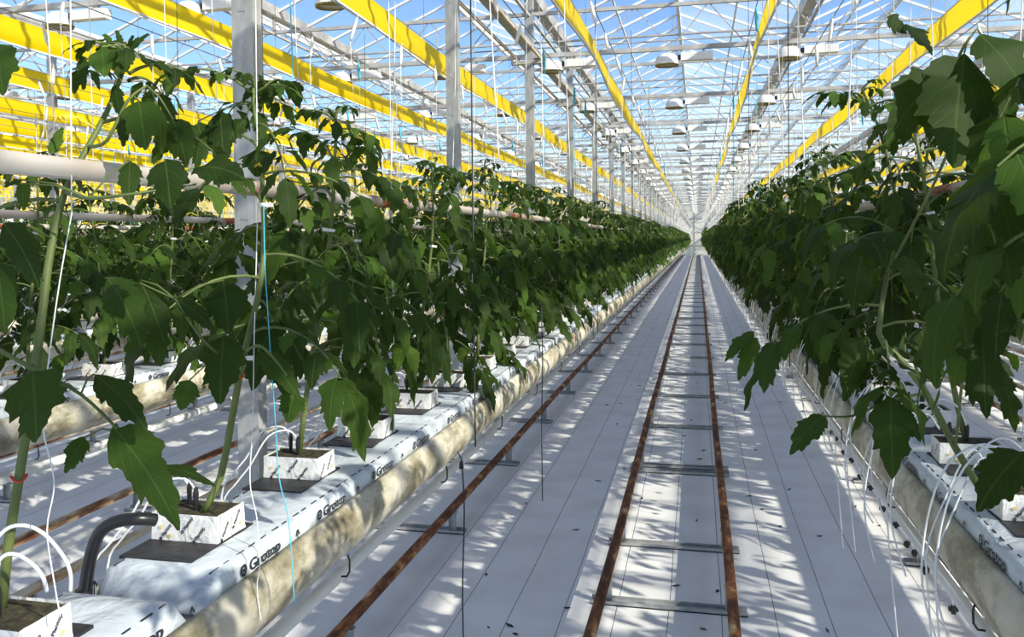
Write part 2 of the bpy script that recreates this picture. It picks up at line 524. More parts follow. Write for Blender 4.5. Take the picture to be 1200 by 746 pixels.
tk = Kind(truss_mesh())
for i in range(-3, 22):
    y = TY0 + TY * i
    if y < Y_BACK or y > Y_END - 1: continue
    j = i - 1
    lab = ('grey lattice roof truss, the %s to cross above the aisle' % ORD[j]) if 0 <= j < 12 else 'grey lattice roof truss crossing above the far end of the aisle'
    if j < 0: lab = 'grey lattice roof truss crossing over the nearest plants'
    tk.put((0, y, 0), label=lab, cat='truss', group='roof trusses')

def post_tree():
    root = empty('steel_post')
    b = MB(); b.box(-0.061, 0.061, -0.045, 0.045, 0.12, GZ - 0.02)
    for z in (1.9, 3.0, 4.1):
        b.box(-0.02, 0.02, -0.048, -0.044, z, z + 0.02)
    b.build('post_shaft', M['galv'], root)
    b = MB(); b.box(-0.10, 0.10, -0.10, 0.10, 0.10, 0.12); b.build('foot_plate', M['galv'], root)
    b = MB(); b.lathe([(0.0, 0.10), (0.15, 0.10), (0.17, 0.0)], 16); b.build('concrete_footing', M['concrete'], root)
    b = MB(); b.box(-0.26, 0.26, -0.05, 0.05, 4.29, 4.34); b.build('pipe_bracket', M['truss'], root)
    return root


pk = Kind(post_tree())
POST_X = [-2.34 + 8 * q for q in (-6, -5, -4, -3, -2, -1, 0, 1, 2, 3)]
for px in POST_X:
    n_ = 0
    for i in range(0, 22):
        y = TY0 + TY * i
        if not in_view((px, y, 2.6), 40): continue
        if px == -2.34:
            lab = ('galvanised steel post, %s in the line beside the sunlit aisle row' % ORD[n_]) if n_ < 9 else 'galvanised steel post at the distant end of the line beside the aisle row'
        else:
            d = abs(px + 2.34) / 8
            lab = 'galvanised steel post in the %s post line %s' % (ORD[int(d) - 1], 'beyond the sunlit row' if px < 0 else 'past the shadowed row')
        pk.put((px, y, 0), label=lab, cat='post', group='steel posts'); n_ += 1

x = X_L; gi = 0
for x in [X_L + 4 * q for q in range(22)]:
    if not (-34 < x < 20): continue
    root = empty('roof_gutter', (x, 0, 0))
    b = MB(); b.extrude_y([(-0.11, GZ + 0.06), (-0.08, GZ - 0.07), (0.08, GZ - 0.07), (0.11, GZ + 0.06), (0.10, GZ + 0.06), (0.07, GZ - 0.06), (-0.07, GZ - 0.06), (-0.10, GZ + 0.06)], Y_BACK, Y_END)
    b.build('gutter_channel', M['truss'], root)
    b = MB()
    y = TY0 - 3 * TY
    while y < Y_END - TY:
        for q in range(4):
            b.tube([(0, y + q * TY / 4, GZ - 0.08), (0, y + (q + .5) * TY / 4, TC - 0.02)], 0.009, 4, cap=False)
            b.tube([(0, y + (q + .5) * TY / 4, TC - 0.02), (0, y + (q + 1) * TY / 4, GZ - 0.08)], 0.009, 4, cap=False)
        y += TY
    b.build('lattice_web', M['truss'], root)
    b = MB(); b.box(-0.02, 0.02, Y_BACK, Y_END, TC - 0.04, TC); b.build('lower_chord', M['truss'], root)
    d = round((x + 2.34) / 4)
    w = 'above the line of posts by the aisle' if d == 0 else ('the %s beyond the posts on the yellow-striped side' % ORD[-d - 1] if d < 0 else 'the %s from the posts towards the shadowed plants' % ORD[d - 1])
    tag(root, 'long grey roof gutter with lattice, ' + w, 'roof gutter', 'roof gutters')

for q, px in enumerate([p for p in POST_X if -20 < p < 10]):
    wl_ = {-2.34: 'the aisle post line', 5.66: 'the post line beyond the shadowed plants'}.get(round(px, 2), 'the post line at the yellow-striped side' if px > -12 else 'the farthest post line on the striped side')
    for dx, nm in ((-0.17, 'beyond'), (0.17, 'on the near side of')):
        b = MB(); b.tube([(px + dx, Y_BACK, 4.36), (px + dx, Y_END - 1, 4.36)], 0.022, 10)
        tag(b.build('overhead_heating_pipe', M['tan'], None, True), 'cream overhead pipe %s %s' % (nm, wl_), 'pipe', 'overhead heating pipes')
    root = empty('cable_tray', (px, 0, 0))
    b = MB(); b.extrude_y([(-0.07, 4.56), (-0.07, 4.50), (0.07, 4.50), (0.07, 4.56), (0.062, 4.56), (0.062, 4.508), (-0.062, 4.508), (-0.062, 4.56)], Y_BACK, Y_END - 1)
    b.build('tray_channel', M['galv'], root)
    b = MB()
    for dx in (-0.035, 0.0, 0.03): b.tube([(dx, Y_BACK, 4.524), (dx, Y_END - 1, 4.524)], 0.014, 6)
    b.build('cable_bundle', M['cable'], root)
    tag(root, 'cable tray with black cables along %s' % wl_, 'cable tray', 'cable trays')

# ------------------------------------------------------------------ lamps
def lamp_tree():
    root = empty('grow_lamp')
    b = MB(); b.lathe([(0.0, 0.122), (0.06, 0.12), (0.105, 0.108), (0.148, 0.06), (0.168, -0.03)], 18, sy=0.8); rf_ = b.build('reflector', M['white'], root, True)
    b = MB(); b.lathe([(0.05, 0.10), (0.095, 0.095), (0.138, 0.055), (0.158, -0.0)], 18, sy=0.8)
    b.lathe([(0.168, -0.03), (0.160, -0.055), (0.152, -0.03)], 18, sy=0.8); b.build('reflector_lining', M['olive'], rf_, True)
    b = MB(); b.tube([(-0.08, 0, 0.045), (0.12, 0, 0.045)], [0.02, 0.014], 8); b.build('bulb', M['white'], rf_, True)
    b = MB(); b.box(0.15, 0.22, -0.035, 0.035, 0.03, 0.09); b.build('lamp_socket', M['dark'], root)
    b = MB(); b.box(0.20, 0.62, -0.055, 0.055, 0.01, 0.115); b.box(0.19, 0.205, -0.062, 0.062, 0.005, 0.12)
    for q in range(5): b.box(0.46 + q * 0.03, 0.47 + q * 0.03, -0.058, 0.058, 0.015, 0.112)
    b.build('ballast_box', M['white'], root)
    b = MB(); b.box(0.12, 0.15, -0.015, 0.015, 0.10, 0.16); b.box(0.48, 0.51, -0.015, 0.015, 0.11, 0.16); b.build('hanger', M['galv'], root)
    return root


lk = Kind(lamp_tree())
cand = []
for k in range(-28, 13):
    for i in range(0, 21):
        p = (cx(k) - 0.25, TY0 + TY * i, BC - 0.19)
        if in_view(p, 60): cand.append((project(p)[2], p, k, i))
cand.sort(key=lambda c: c[0])
for d, p, k, i in cand[:300]:
    side = 'the rail aisle' if k == 0 else ('the %s path %s' % (ORD[min(abs(k) - 1, 19)], 'behind the sunlit row' if k < 0 else 'behind the shaded row'))
    lab = 'white grow lamp over %s, under the %s truss' % (side, ORD[i - 1]) if 1 <= i < 10 else ('white grow lamp over %s near the end wall' % side if i >= 10 else 'white grow lamp over %s, under the nearest truss' % side)
    lk.put(p, label=lab, cat='lamp', group='grow lamps')
b = MB()
for d, p, k, i in cand[300:]:
    x_, y_, z_ = p
    b.lathe([(0.055, z_ + 0.115), (0.145, z_ + 0.06), (0.165, z_)], 8, cx=x_, cy=y_); b.box(x_ + 0.2, x_ + 0.62, y_ - 0.055, y_ + 0.055, z_ + 0.01, z_ + 0.115)
if len(cand) > 300:
    tag(b.build('distant_grow_lamps', M['white']), 'rows of tiny white grow lamps far off under the roof', 'lamps', kind='stuff')

# ------------------------------------------------------------------ yellow sticky strips, crop wires
for k in range(-24, 12):
    X = gx(k)
    y0 = max(-4.0, abs(X) * 0.55 - 3)
    root = empty('yellow_sticky_strip', (0.585 + 1.61 * k, 0, 0))
    b = MB(); rr = random.Random(k + 50)
    n_ = int((Y_END - 4 - y0) / 0.9); ph = rr.random() * 6
    base = 0
    for j in range(n_ + 1):
        y = y0 + (Y_END - 4 - y0) * j / n_
        o = 0.012 * math.sin(y * 1.7 + ph); s_ = 0.012 * math.sin(y * 0.816 + ph)
        for (dz, dx) in ((0.0, 0.03 * math.sin(y * 0.9 + ph)), (0.07, 0.012), (0.14, -0.01), (0.21, 0.0)):
            b.v.append((dx + o, y, 3.565 + dz + s_))
    for j in range(n_):
        for q in range(3):
            a = j * 4 + q; b.f.append((a, a + 4, a + 5, a + 1)); b.m.append(0)
    b.build('sticky_film', M['yellow'], root, True)
    b = MB()
    pts = [(0.03 * math.sin(y * 0.9 + ph) + 0.012 * math.sin(y * 1.7 + ph), y, 3.557 + 0.012 * math.sin(y * 0.816 + ph)) for y in [y0 + (Y_END - 4 - y0) * j / n_ for j in range(n_ + 1)]]
    b.tube(pts, 0.011, 5); b.build('white_edge_tube', M['clip'], root)
    b = MB(); b.tube([(0, y0, 3.785), (0, Y_END - 4, 3.785)], 0.004, 4)
    y = TY0
    while y < Y_END - 4:
        b.tube([(0, y, 3.785), (0, y, BC)], 0.003, 4, cap=False); y += TY
    b.build('support_wire', M['wire'], root)
    tag(root, 'long yellow sticky strip hung above ' + row_words(k), 'sticky trap', 'yellow sticky strips')

for k in range(-12, 6):
    for dx, nm in ((-0.28, 'farther'), (0.28, 'nearer')):
        if k < -6 and dx > 0: continue
        b = MB(); b.tube([(gx(k) + dx, -2, 3.36), (gx(k) + dx, Y_END - 3, 3.36)], 0.004, 4)
        s_ = 'on the far side' if dx < 0 else 'on the sun side'
        tag(b.build('crop_wire', M['wire']), 'thin steel crop wire %s over %s' % (s_, row_words(k)), 'wire', 'crop wires')

# ------------------------------------------------------------------ rails
def rail_pair(k, y0):
    X = cx(k)
    root = empty('pipe_rail', (X, 0, 0))
    pale = k not in (0, -1)
    for sx_ in (-1, 1):
        b = MB(); xx = sx_ * 0.2915
        n_ = 40
        pts = [(xx + 0.004 * math.sin(j * 1.3 + k), y0 + (85.5 - y0) * (j / n_) ** 1.6, 0.150 + 0.002 * math.sin(j * 2.1)) for j in range(n_ + 1)]
        b.tube(pts, 0.0255, 12)
        b.build('rail_tube', M['rust_pale'] if (k > 0 or k < -1) else M['rust'], root, True)
    ys = [4.85 + 1.55 * j for j in range(-4, 52)]
    if k == 0: ys += [4.05, 6.55]
    for y in ys[:]:
        if y < y0: continue
        b = MB(); b.box(-0.37, 0.37, y - 0.035, y + 0.035, 0.0, 0.006); b.box(-0.37, 0.37, y + 0.031, y + 0.035, 0.0, 0.022)
        b.box(-0.37, 0.37, y - 0.035, y - 0.031, 0.0, 0.022)
        for sx_ in (-1, 1):
            a = sx_ * 0.2915
            b.box(a - 0.022, a + 0.022, y - 0.003, y + 0.003, 0.0, 0.128); b.box(a - 0.022, a - 0.018, y - 0.02, y + 0.02, 0.0, 0.125)
            b.box(a - 0.026, a + 0.026, y - 0.02, y + 0.02, 0.118, 0.126)
        b.build('sleeper', M['galv'], root)
    w = 'in the middle of the white aisle' if k == 0 else ('under %s' % row_words(k) if k == -1 else 'beside %s' % row_words(k))
    tag(root, ('rusty' if k in (0, -1) else 'flaked cream') + ' pair of pipe rails ' + w, 'rail', 'pipe rails')


for k in range(-8, 5):
    rail_pair(k, {0: 0.6, -1: 0.6}.get(k, 0.8))

# ------------------------------------------------------------------ gutters with drain pipe, growth pipes
GP = [(-.122, 1.145), (-.134, 1.142), (-.150, 1.115), (-.155, 1.085), (-.148, 1.055), (-.130, 1.025), (-.100, 1.003), (-.06, 0.997),
      (.06, 0.997), (.100, 1.003), (.130, 1.025), (.148, 1.055), (.155, 1.085), (.150, 1.115), (.134, 1.142), (.122, 1.145), (.120, 1.104), (-.120, 1.104)]
for k in range(-14, 8):
    X = gx(k); y0 = 0.2 if k in (-1, 0) else max(-1.0, abs(X) * 0.3)
    root = empty('growing_gutter', (X, 0, 0))
    b = MB(); b.extrude_y(GP, y0, 85.0, ny=30); b.build('gutter_trough', M['gutter'], root, True)
    b = MB(); px_ = 0.017 if k < 0 else -0.055; b.tube([(px_, y0, 0.885), (px_, 85, 0.885)], 0.019, 10); b.build('drain_pipe', M['drain'], root, True)
    if k in (-1, 0, -2, 1):
        y = 1.9
        while y < 24:
            b = MB(); sg = 1 if k < 0 else -1
            b.tube([(sg * 0.118, y, 1.008), (sg * 0.122, y, 0.995), (sg * 0.120, y + .004, 0.965), (sg * 0.110, y + .01, 0.950), (sg * 0.095, y + .012, 0.948)], 0.0026, 6)
            b.build('pipe_hook', M['dark'], root); y += 0.82
    tag(root, 'cream growing gutter stained brown carrying ' + row_words(k), 'gutter', 'growing gutters')
for k in range(-9, 6):
    b = MB(); n_ = 60
    pts = [(0.006 * math.sin(j * 1.1 + k), 0.35 + 84.6 * j / n_, 1.902 + 0.006 * math.sin(j * 0.8 + k)) for j in range(n_ + 1)]
    b.tube(pts, 0.0172, 12)
    o = b.build('growth_pipe', M['pipe'], None, True); o.location = (gx(k), 0, 0)
    tag(o, 'cream growth pipe with rust spots among ' + row_words(k), 'pipe', 'growth pipes')
    # hanger wires that carry gutter and growth pipe
hw = {-1: [2.95, 6.8, 10.6, 14.5], 0: [5.1, 8.9, 12.8], -2: [4.4, 8.2, 12.1, 15.9], -3: [6.0, 9.9], 1: [7.0, 10.9]}
for k, ys in hw.items():
    for i, y in enumerate(ys):
        b = MB(); b.tube([(gx(k) + (0.16 if k < 0 else -0.16), y, 1.02), (gx(k) + (0.16 if k < 0 else -0.16), y, BC)], 0.0030, 5)
        tag(b.build('gutter_hanger_wire', M['cable']), 'dark gutter hanger wire, %s along %s' % (ORD[i], row_words(k)), 'wire', 'gutter hanger wires')

# ------------------------------------------------------------------ printed lettering
def text_mesh(body, size, bold=0.0):
    cu = bpy.data.curves.new('t', 'FONT'); cu.body = body; cu.size = size; cu.offset = bold; cu.resolution_u = 2
    o = bpy.data.objects.new('t', cu); COL.objects.link(o)
    dg = bpy.context.evaluated_depsgraph_get()
    me = bpy.data.meshes.new_from_object(o.evaluated_get(dg))
    v = [tuple(q.co) for q in me.vertices]; f = [tuple(p.vertices) for p in me.polygons]
    bpy.data.objects.remove(o); bpy.data.curves.remove(cu); bpy.data.meshes.remove(me)
    return v, f


def ring(r0, r1, n=20, c=(0, 0)):
    v, f = [], []
    for i in range(n):
        a = 2 * PI * i / n
        v += [(c[0] + r0 * math.cos(a), c[1] + r0 * math.sin(a), 0), (c[0] + r1 * math.cos(a), c[1] + r1 * math.sin(a), 0)]
    for i in range(n):
        j = (i + 1) % n
        f.append((2 * i, 2 * i + 1, 2 * j + 1, 2 * j))
    return v, f


def add_flat(b, vf, fn, m=0):
    v, f = vf; i = len(b.v)
    b.v += [tuple(fn(p[0], p[1])) for p in v]
    for q in f: b.f.append(tuple(i + k for k in q)); b.m.append(m)


T_BIG = text_mesh('Grotop', 0.040, 0.0008)
T_SMALL = text_mesh('Grodan', 0.013, 0.0004)
T_TINY = text_mesh('UP', 0.011)
T_POT = text_mesh('Plantop', 0.0105, 0.0003)

# ------------------------------------------------------------------ growing slabs
SL = 1.322
def slab_tree(OFFS, detail=True):
    root = empty('growing_slab')
    b = MB(); rr = random.Random(3)
    prof = [(-.105, 0.0), (-.116, .018), (-.118, .045), (-.116, .068), (-.104, .0755), (-.04, .076), (.04, .076), (.104, .0755), (.116, .068), (.118, .045), (.116, .018), (.105, 0.0)]
    ny = 30 if detail else 6; n_ = len(prof)
    for j in range(ny + 1):
        t = j / ny; y = SL * t
        e_ = min(t, 1 - t) * SL
        sq = 1.0 if e_ > 0.035 else 0.25 + 0.75 * e_ / 0.035
        for (px, pz) in prof:
            w = 0.0022 if detail and 0 < j < ny else 0
            b.v.append((px * (1 if sq == 1 else 0.96) + rr.uniform(-w, w), y, pz * sq + (rr.uniform(-w, w) if pz > 0 else 0)))
    for j in range(ny):
        for q in range(n_):
            a = j * n_ + q; c = j * n_ + (q + 1) % n_
            b.f.append((a, c, c + n_, a + n_)); b.m.append(0)
    b.f.append(tuple(range(n_))); b.m.append(0); b.f.append(tuple(range(ny * n_, ny * n_ + n_))[::-1]); b.m.append(0)
    wrap = b.build('slab_wrapping', M['slab_film'], root, True)
    for q in range(3):
        b = MB(); yc = 0.2217 + q * SL / 3
        b.box(OFFS - 0.078, OFFS + 0.078, yc - 0.145, yc + 0.075, 0.074, 0.0795)
        b.build('cut_opening', M['slot'], root)
    b = MB()
    for sgn in (1, -1):
        xx = sgn * 0.1212
        for q in range(4):
            y0 = 0.10 + q * 0.325
            yo = y0 if sgn > 0 else SL - y0
            tl_ = lambda u, v, yo=yo: (xx + sgn * 0.0008 * 0 + sgn * 0.0, yo + sgn * u, 0.029 + v * 0.95)
            add_flat(b, T_BIG, lambda u, v, yo=yo: (xx, yo + sgn * (u + 0.038), 0.043 + v * 0.80))
            add_flat(b, ring(0.006, 0.0115), lambda u, v, yo=yo: (xx, yo + sgn * (u + 0.018), 0.054 + v))
            add_flat(b, ring(0.0, 0.0035), lambda u, v, yo=yo: (xx, yo + sgn * (u + 0.018), 0.054 + v))
            add_flat(b, T_SMALL, lambda u, v, yo=yo: (xx, yo + sgn * (u + 0.0), 0.032 + v * .7))
            for z_ in (0.031, 0.035, 0.039):
                b.quad((xx, yo + sgn * 0.062, z_), (xx, yo + sgn * 0.11, z_), (xx, yo + sgn * 0.11, z_ + 0.0018), (xx, yo + sgn * 0.062, z_ + 0.0018))
            # arrow
            ya = yo + sgn * 0.235
            b.quad((xx, ya, 0.020), (xx, ya + 0.0025, 0.020), (xx, ya + 0.0025, 0.055), (xx, ya, 0.055))
            b.quad((xx, ya - 0.008, 0.046), (xx, ya - 0.005, 0.044), (xx, ya + 0.0025, 0.056), (xx, ya, 0.058))
            b.quad((xx, ya + 0.0105, 0.046), (xx, ya + 0.0075, 0.044), (xx, ya, 0.056), (xx, ya + 0.0025, 0.058))
            add_flat(b, T_TINY, lambda u, v, ya=ya: (xx, ya + sgn * (u - 0.006), 0.008 + v))
        y = 0.04
        while y < SL - 0.05:
            l_ = 0.016 + 0.012 * math.sin(y * 40) ** 2
            b.box(sgn * 0.099 - 0.0012, sgn * 0.099 + 0.0012, y, y + l_, 0.0755, 0.0778); y += 0.045
    b.build('printed_lettering', M['ink'], wrap)
    return root


sk, sk2 = Kind(slab_tree(-0.040)), Kind(slab_tree(0.010))
cand = []
for k in range(-7, 5):
    for j in range(-1, 62):
        y = 1.30 + 1.33 * j
        if k == -1 and j == -1: y = -0.06
        p = (gx(k), y, SLAB_Z0)
        q = project((gx(k), y + SL / 2, SLAB_Z1))
        if y < 84 and q and (in_view((gx(k), y + SL, SLAB_Z1), 60) or in_view((gx(k), y, SLAB_Z1), 60)):
            cand.append((q[2] + (0 if k in (0, -1) else 2), p, k, j))
cand.sort(key=lambda c: c[0])
cnt = {}
for d, p, k, j in cand[:300]:
    n_ = cnt.get(k, 0); cnt[k] = n_ + 1
    lab = ('white wrapped growing slab, %s along %s' % (ORD[n_], row_words(k))) if n_ < 14 else 'white wrapped growing slab at the distant end of ' + row_words(k)
    (sk if k < 0 else sk2).put(p, label=lab, cat='growing slab', group='growing slabs')
b = MB()
for d, p, k, j in cand[300:]:
    b.box(p[0] - 0.104, p[0] + 0.104, p[1], p[1] + SL, SLAB_Z0, SLAB_Z1)
tag(b.build('distant_growing_slabs', M['slab_film']), 'white growing slabs too far off to count', 'growing slabs', kind='stuff')

# ------------------------------------------------------------------ propagation blocks
BX, BYH = 0.073, 0.050
def block_tree():
    root = empty('planting_block')
    b = MB(); b.box(-BX + .002, BX - .002, -BYH + .002, BYH - .002, 0.001, BLOCK_H - 0.004); b.build('rockwool_core', M['rockwool'], root)
    b = MB(); rr = random.Random(11)
    ring_pts = []
    for (x0, y0, x1, y1) in ((-BX, -BYH, BX, -BYH), (BX, -BYH, BX, BYH), (BX, BYH, -BX, BYH), (-BX, BYH, -BX, -BYH)):
        for t in range(8):
            ring_pts.append((x0 + (x1 - x0) * t / 8, y0 + (y1 - y0) * t / 8))
    n_ = len(ring_pts)
    for z, s_ in ((-0.006, 1.03), (0.012, 1.015), (0.034, 1.005), (BLOCK_H, 1.0)):
        for i, (x_, y_) in enumerate(ring_pts):
            jz = rr.uniform(0, 0.011) if z < 0 else 0
            b.v.append((x_ * s_ + rr.uniform(-.0008, .0008), y_ * s_ + rr.uniform(-.0008, .0008), max(z + jz, 0.0005)))
    for j in range(3):
        for i in range(n_):
            a = j * n_ + i; c = j * n_ + (i + 1) % n_
            b.f.append((a, c, c + n_, a + n_)); b.m.append(0)
    wrap = b.build('white_wrap', M['pot_film'], root)
    b = MB(); rr = random.Random(5)
    def place(axis, sgn, u0, z0, ang, mt):
        ca, sa = math.cos(ang), math.sin(ang)
        def fn(u, v):
            a_, z_ = u0 + u * ca - v * sa, z0 + u * sa + v * ca
            return (sgn * a_, sgn * -(BYH * 1.02 + 0.0014), z_) if axis == 'y' else (sgn * (BX * 1.02 + 0.0014), sgn * a_, z_)
        add_flat(b, T_POT if mt == 0 else ring(0.0015, 0.004, 10), fn, 0 if mt == 0 else 1)
        if mt == 0:
            add_flat(b, ring(0.001, 0.0035, 8, (-0.006, 0.004)), fn, 0)
    for sgn in (1, -1):
        for (u0, z0) in ((-0.045, 0.010), (0.004, 0.026), (0.030, 0.008)):
            place('y', sgn, u0, z0, 0.95, 0); 
        for (u0, z0) in ((-0.052, 0.03), (-0.033, 0.013)): place('y', sgn, u0, z0, 0, 1)
        for (u0, z0) in ((-0.030, 0.010), (0.012, 0.022)): place('x', sgn, u0, z0, 0.95, 0)
        place('x', sgn, 0.03, 0.02, 0, 1)
    b.build('printed_lettering', [M['ink'], M['ink_yellow']], wrap)
    return root


bk = Kind(block_tree())
ROW_POS = {}
def plant_ys(k):
    return [PY0 + PDY * j for j in range(-4, 188)]


cand = []
for k in range(-7, 5):
    for y in plant_ys(k):
        if y < 0.6 or y > 84.5: continue
        if k == -1 and y < 1.2: y -= 0.05
        p = (bx(k), y, SLAB_Z1 + 0.0005)
        if in_view(p, 80): cand.append((project(p)[2] + (0 if k in (0, -1) else 1.5), p, k))
cand.sort(key=lambda c: c[0])
cnt = {}; near_blocks = []
for d, p, k in cand[:300]:
    n_ = cnt.get(k, 0); cnt[k] = n_ + 1
    near_blocks.append((p, k, n_))
    lab = ('white wrapped rockwool block, %s along %s' % (ORD[n_], row_words(k))) if n_ < 16 else 'small white rockwool block far along ' + row_words(k)
    bk.put(p, (0, 0, 0.04 * math.sin(p[1] * 7 + k)), label=lab, cat='planting block', group='planting blocks')
b = MB()
for d, p, k in cand[300:]:
    b.box(p[0] - BX, p[0] + BX, p[1] - BYH, p[1] + BYH, p[2], p[2] + BLOCK_H)
tag(b.build('distant_planting_blocks', M['pot_film']), 'white planting blocks too far off to count', 'planting blocks', kind='stuff')

# drip stakes: two black pegs per near block with a thin capillary tube each
def stake_tree(side, v):
    root = empty('drip_stake')
    b = MB(); b.tube([(0, 0, -0.02), (0, 0, 0.030), (0.001, 0, 0.042)], [0.0035, 0.006, 0.0035], 6); b.build('peg', M['dark'], root)
    b = MB()
    if side > 0:      # tube runs over the shaded edge, down to the drain side
        pts = [(0, 0, 0.035), (-0.02, 0.0, 0.075 + v * .01), (-0.07, -0.02, 0.09 + v * 0.02), (-0.14, -0.05, 0.05), (-0.185, -0.07, -0.06), (-0.20, -0.09, -0.20), (-0.17, -0.12, -0.33)]
    else:
        pts = [(0, 0, 0.035), (-0.02, -0.01, 0.06), (-0.06, -0.04, 0.05), (-0.10, -0.06, -0.02), (-0.125, -0.08, -0.058), (-0.16, -0.09, -0.12), (-0.14, -0.1, -0.30)]
    cps = [Vector(p) for p in pts]; sm = []
    for i in range(len(cps) - 1):
        p0 = cps[max(0, i - 1)]; p1, p2 = cps[i], cps[i + 1]; p3 = cps[min(len(cps) - 1, i + 2)]
        for t in (0, .25, .5, .75):
            sm.append(0.5 * ((2 * p1) + (p2 - p0) * t + (2 * p0 - 5 * p1 + 4 * p2 - p3) * t * t + (3 * p1 - p0 - 3 * p2 + p3) * t ** 3))
    sm.append(cps[-1])
    b.tube(sm, 0.0023, 6); b.build('capillary_tube', M['tubing'], root, True)
    return root


dk = [Kind(stake_tree(1, 0)), Kind(stake_tree(1, 1)), Kind(stake_tree(-1, 0))]
for p, k, n_ in near_blocks:
    if k in (-1, 0) and n_ < 34 or k in (-2, 1) and n_ < 12:
        for s_ in (0, 1):
            kd = dk[s_] if k >= 0 else dk[2]
            o = kd.put((p[0] - 0.035 + 0.035 * s_, p[1] + 0.02 - 0.03 * s_, p[2] + BLOCK_H), (0, 0, rnd.uniform(-.35, .35)),
                   label=('drip stake, %s in the %s block of %s' % (('outer', 'inner')[s_], ORD[n_], row_words(k))) if n_ < 14
                   else 'drip stake in a small block of ' + row_words(k), cat='drip stake', group='drip stakes')

# ------------------------------------------------------------------ tomato plants
def leaflet(A, base, d, up, Ln, Wd, droop, n, rr, fold=0.25, teeth=True, dtw=0):
    """A = dict(v, f, uv); adds one leaflet blade: base point, direction, up vector"""
    d = d.normalized(); side = d.cross(up)
    side = side.normalized() if side.length > 1e-4 else d.orthogonal().normalized()
    nrm = side.cross(d).normalized()
    i0 = len(A['v'])
    p = base.copy(); step = Ln / n; ang = 0.0
    axis = side
    twist = rr.uniform(-.5, .5); nl = rr.uniform(2.6, 3.8); lph = {-1: rr.random(), 1: rr.random()}
    for j in range(n + 1):
        t = j / n
        prof = max(0.02, math.sin(PI * min(1, t ** 0.66 * 0.95 + 0.035))) ** 0.9
        if n >= 10:
            pr, bk_ = {}, {}
            for sg in (-1, 1):
                u = (t * nl + lph[sg]) % 1.0
                pr[sg] = prof * (0.80 + 0.30 * u ** 1.2 + (0.06 if j % 2 else -0.05)) if 0 < j < n else prof
                bk_[sg] = step * (1.3 * u ** 2 + (0.25 if j % 2 else 0)) * (1 if t < .85 else .3)
        else:
            if teeth and 0 < j < n: prof *= 1.12 if j % 2 else 0.80
            pr = {-1: prof, 1: prof}; bk_ = dict.fromkeys((-1, 1), step * (0.5 if j % 2 else 0))
        pr[0] = prof; bk_[0] = 0
        tilt = fold * (0.5 + 0.5 * math.sin(t * 5 + twist * 6)) + 0.18 * math.sin(t * 11 + lph[1] * 9)
        s2 = (side * math.cos(twist * t) + nrm * math.sin(twist * t)).normalized()
        n2 = s2.cross(d).normalized()
        for sg in (-1, 0, 1):
            w = max(0.0035, Wd * 0.5 * pr[sg]) if j < n else 0.0004
            q = p + s2 * (sg * w * math.cos(tilt)) - n2 * (abs(sg) * w * math.sin(tilt)) + d * bk_[sg]
            A['v'].append((q.x, q.y, q.z)); A['uv'].append((sg * pr[sg], t))
        # droop: turn the direction towards the ground
        tgt = Vector((0, 0, -1))
        d = (d + tgt * droop / n * (1.2 if t > .3 else .6)).normalized()
        p = p + d * step
    for j in range(n):
        a = i0 + j * 3
        A['f'].append((a, a + 1, a + 4, a + 3)); A['f'].append((a + 1, a + 2, a + 5, a + 4))


def compound_leaf(A, St, base, az, el, Ln, sz, droop, n, rr, pairs=3, rach=True):
    """rachis arc with leaflet pairs and a large end leaflet"""
    d = Vector((math.cos(az) * math.cos(el), math.sin(az) * math.cos(el), math.sin(el)))
    p = Vector(base); K = 8; pts = [p.copy()]; dirs = [d.copy()]
    for j in range(K):
        d = (d + Vector((0, 0, -1)) * droop / K).normalized()
        p = p + d * Ln / K; pts.append(p.copy()); dirs.append(d.copy())
    if rach: St.tube([tuple(q) for q in pts], [0.0036 - 0.0022 * i / K for i in range(K + 1)], 5, cap=False)
    up = Vector((0, 0, 1))
    leaflet(A, pts[-1], dirs[-1], up, sz * 1.32, sz * 0.66, 1.1 + rr.random(), n, rr)
    for q in range(pairs):
        f = 1.0 - (q + 0.45) / (pairs + 0.35) * 0.80
        ii = f * K; i_ = int(ii); pp = pts[i_].lerp(pts[min(K, i_ + 1)], ii - i_); dd = dirs[i_]
        sd = dd.cross(up).normalized()
        s_ = sz * (1.0 - 0.17 * q)
        for sg in (-1, 1):
            dir_ = (sd * sg + dd * rr.uniform(.25, .7) + Vector((0, 0, rr.uniform(-.35, .15)))).normalized()
            leaflet(A, pp + dir_ * 0.012, dir_, up, s_ * rr.uniform(.85, 1.2), s_ * 0.52, 1.5 + rr.random() * 1.2, n, rr)
            if n > 9 and q < pairs - 1:
                pm = pts[max(0, i_ - 1)]
                leaflet(A, pm, (dir_ + dd * .2).normalized(), up, s_ * .33, s_ * .24, 1.5, 5, rr)


def leaf_mesh(name, A):
    me = bpy.data.meshes.new(name)
    v = np.array(A['v'], dtype=np.float32); f = np.array(A['f'], dtype=np.int32)
    me.vertices.add(len(v)); me.vertices.foreach_set('co', v.ravel())
    me.loops.add(f.size); me.loops.foreach_set('vertex_index', f.ravel())
    me.polygons.add(len(f)); me.polygons.foreach_set('loop_start', np.arange(0, f.size, 4, dtype=np.int32))
    me.polygons.foreach_set('use_smooth', np.ones(len(f), dtype=bool))
    uvl = me.uv_layers.new(name='UVMap'); uv = np.array(A['uv'], dtype=np.float32)[f.ravel()]
    uvl.data.foreach_set('uv', uv.ravel())
    me.materials.append(M['leaf']); me.update(calc_edges=True)
    return me


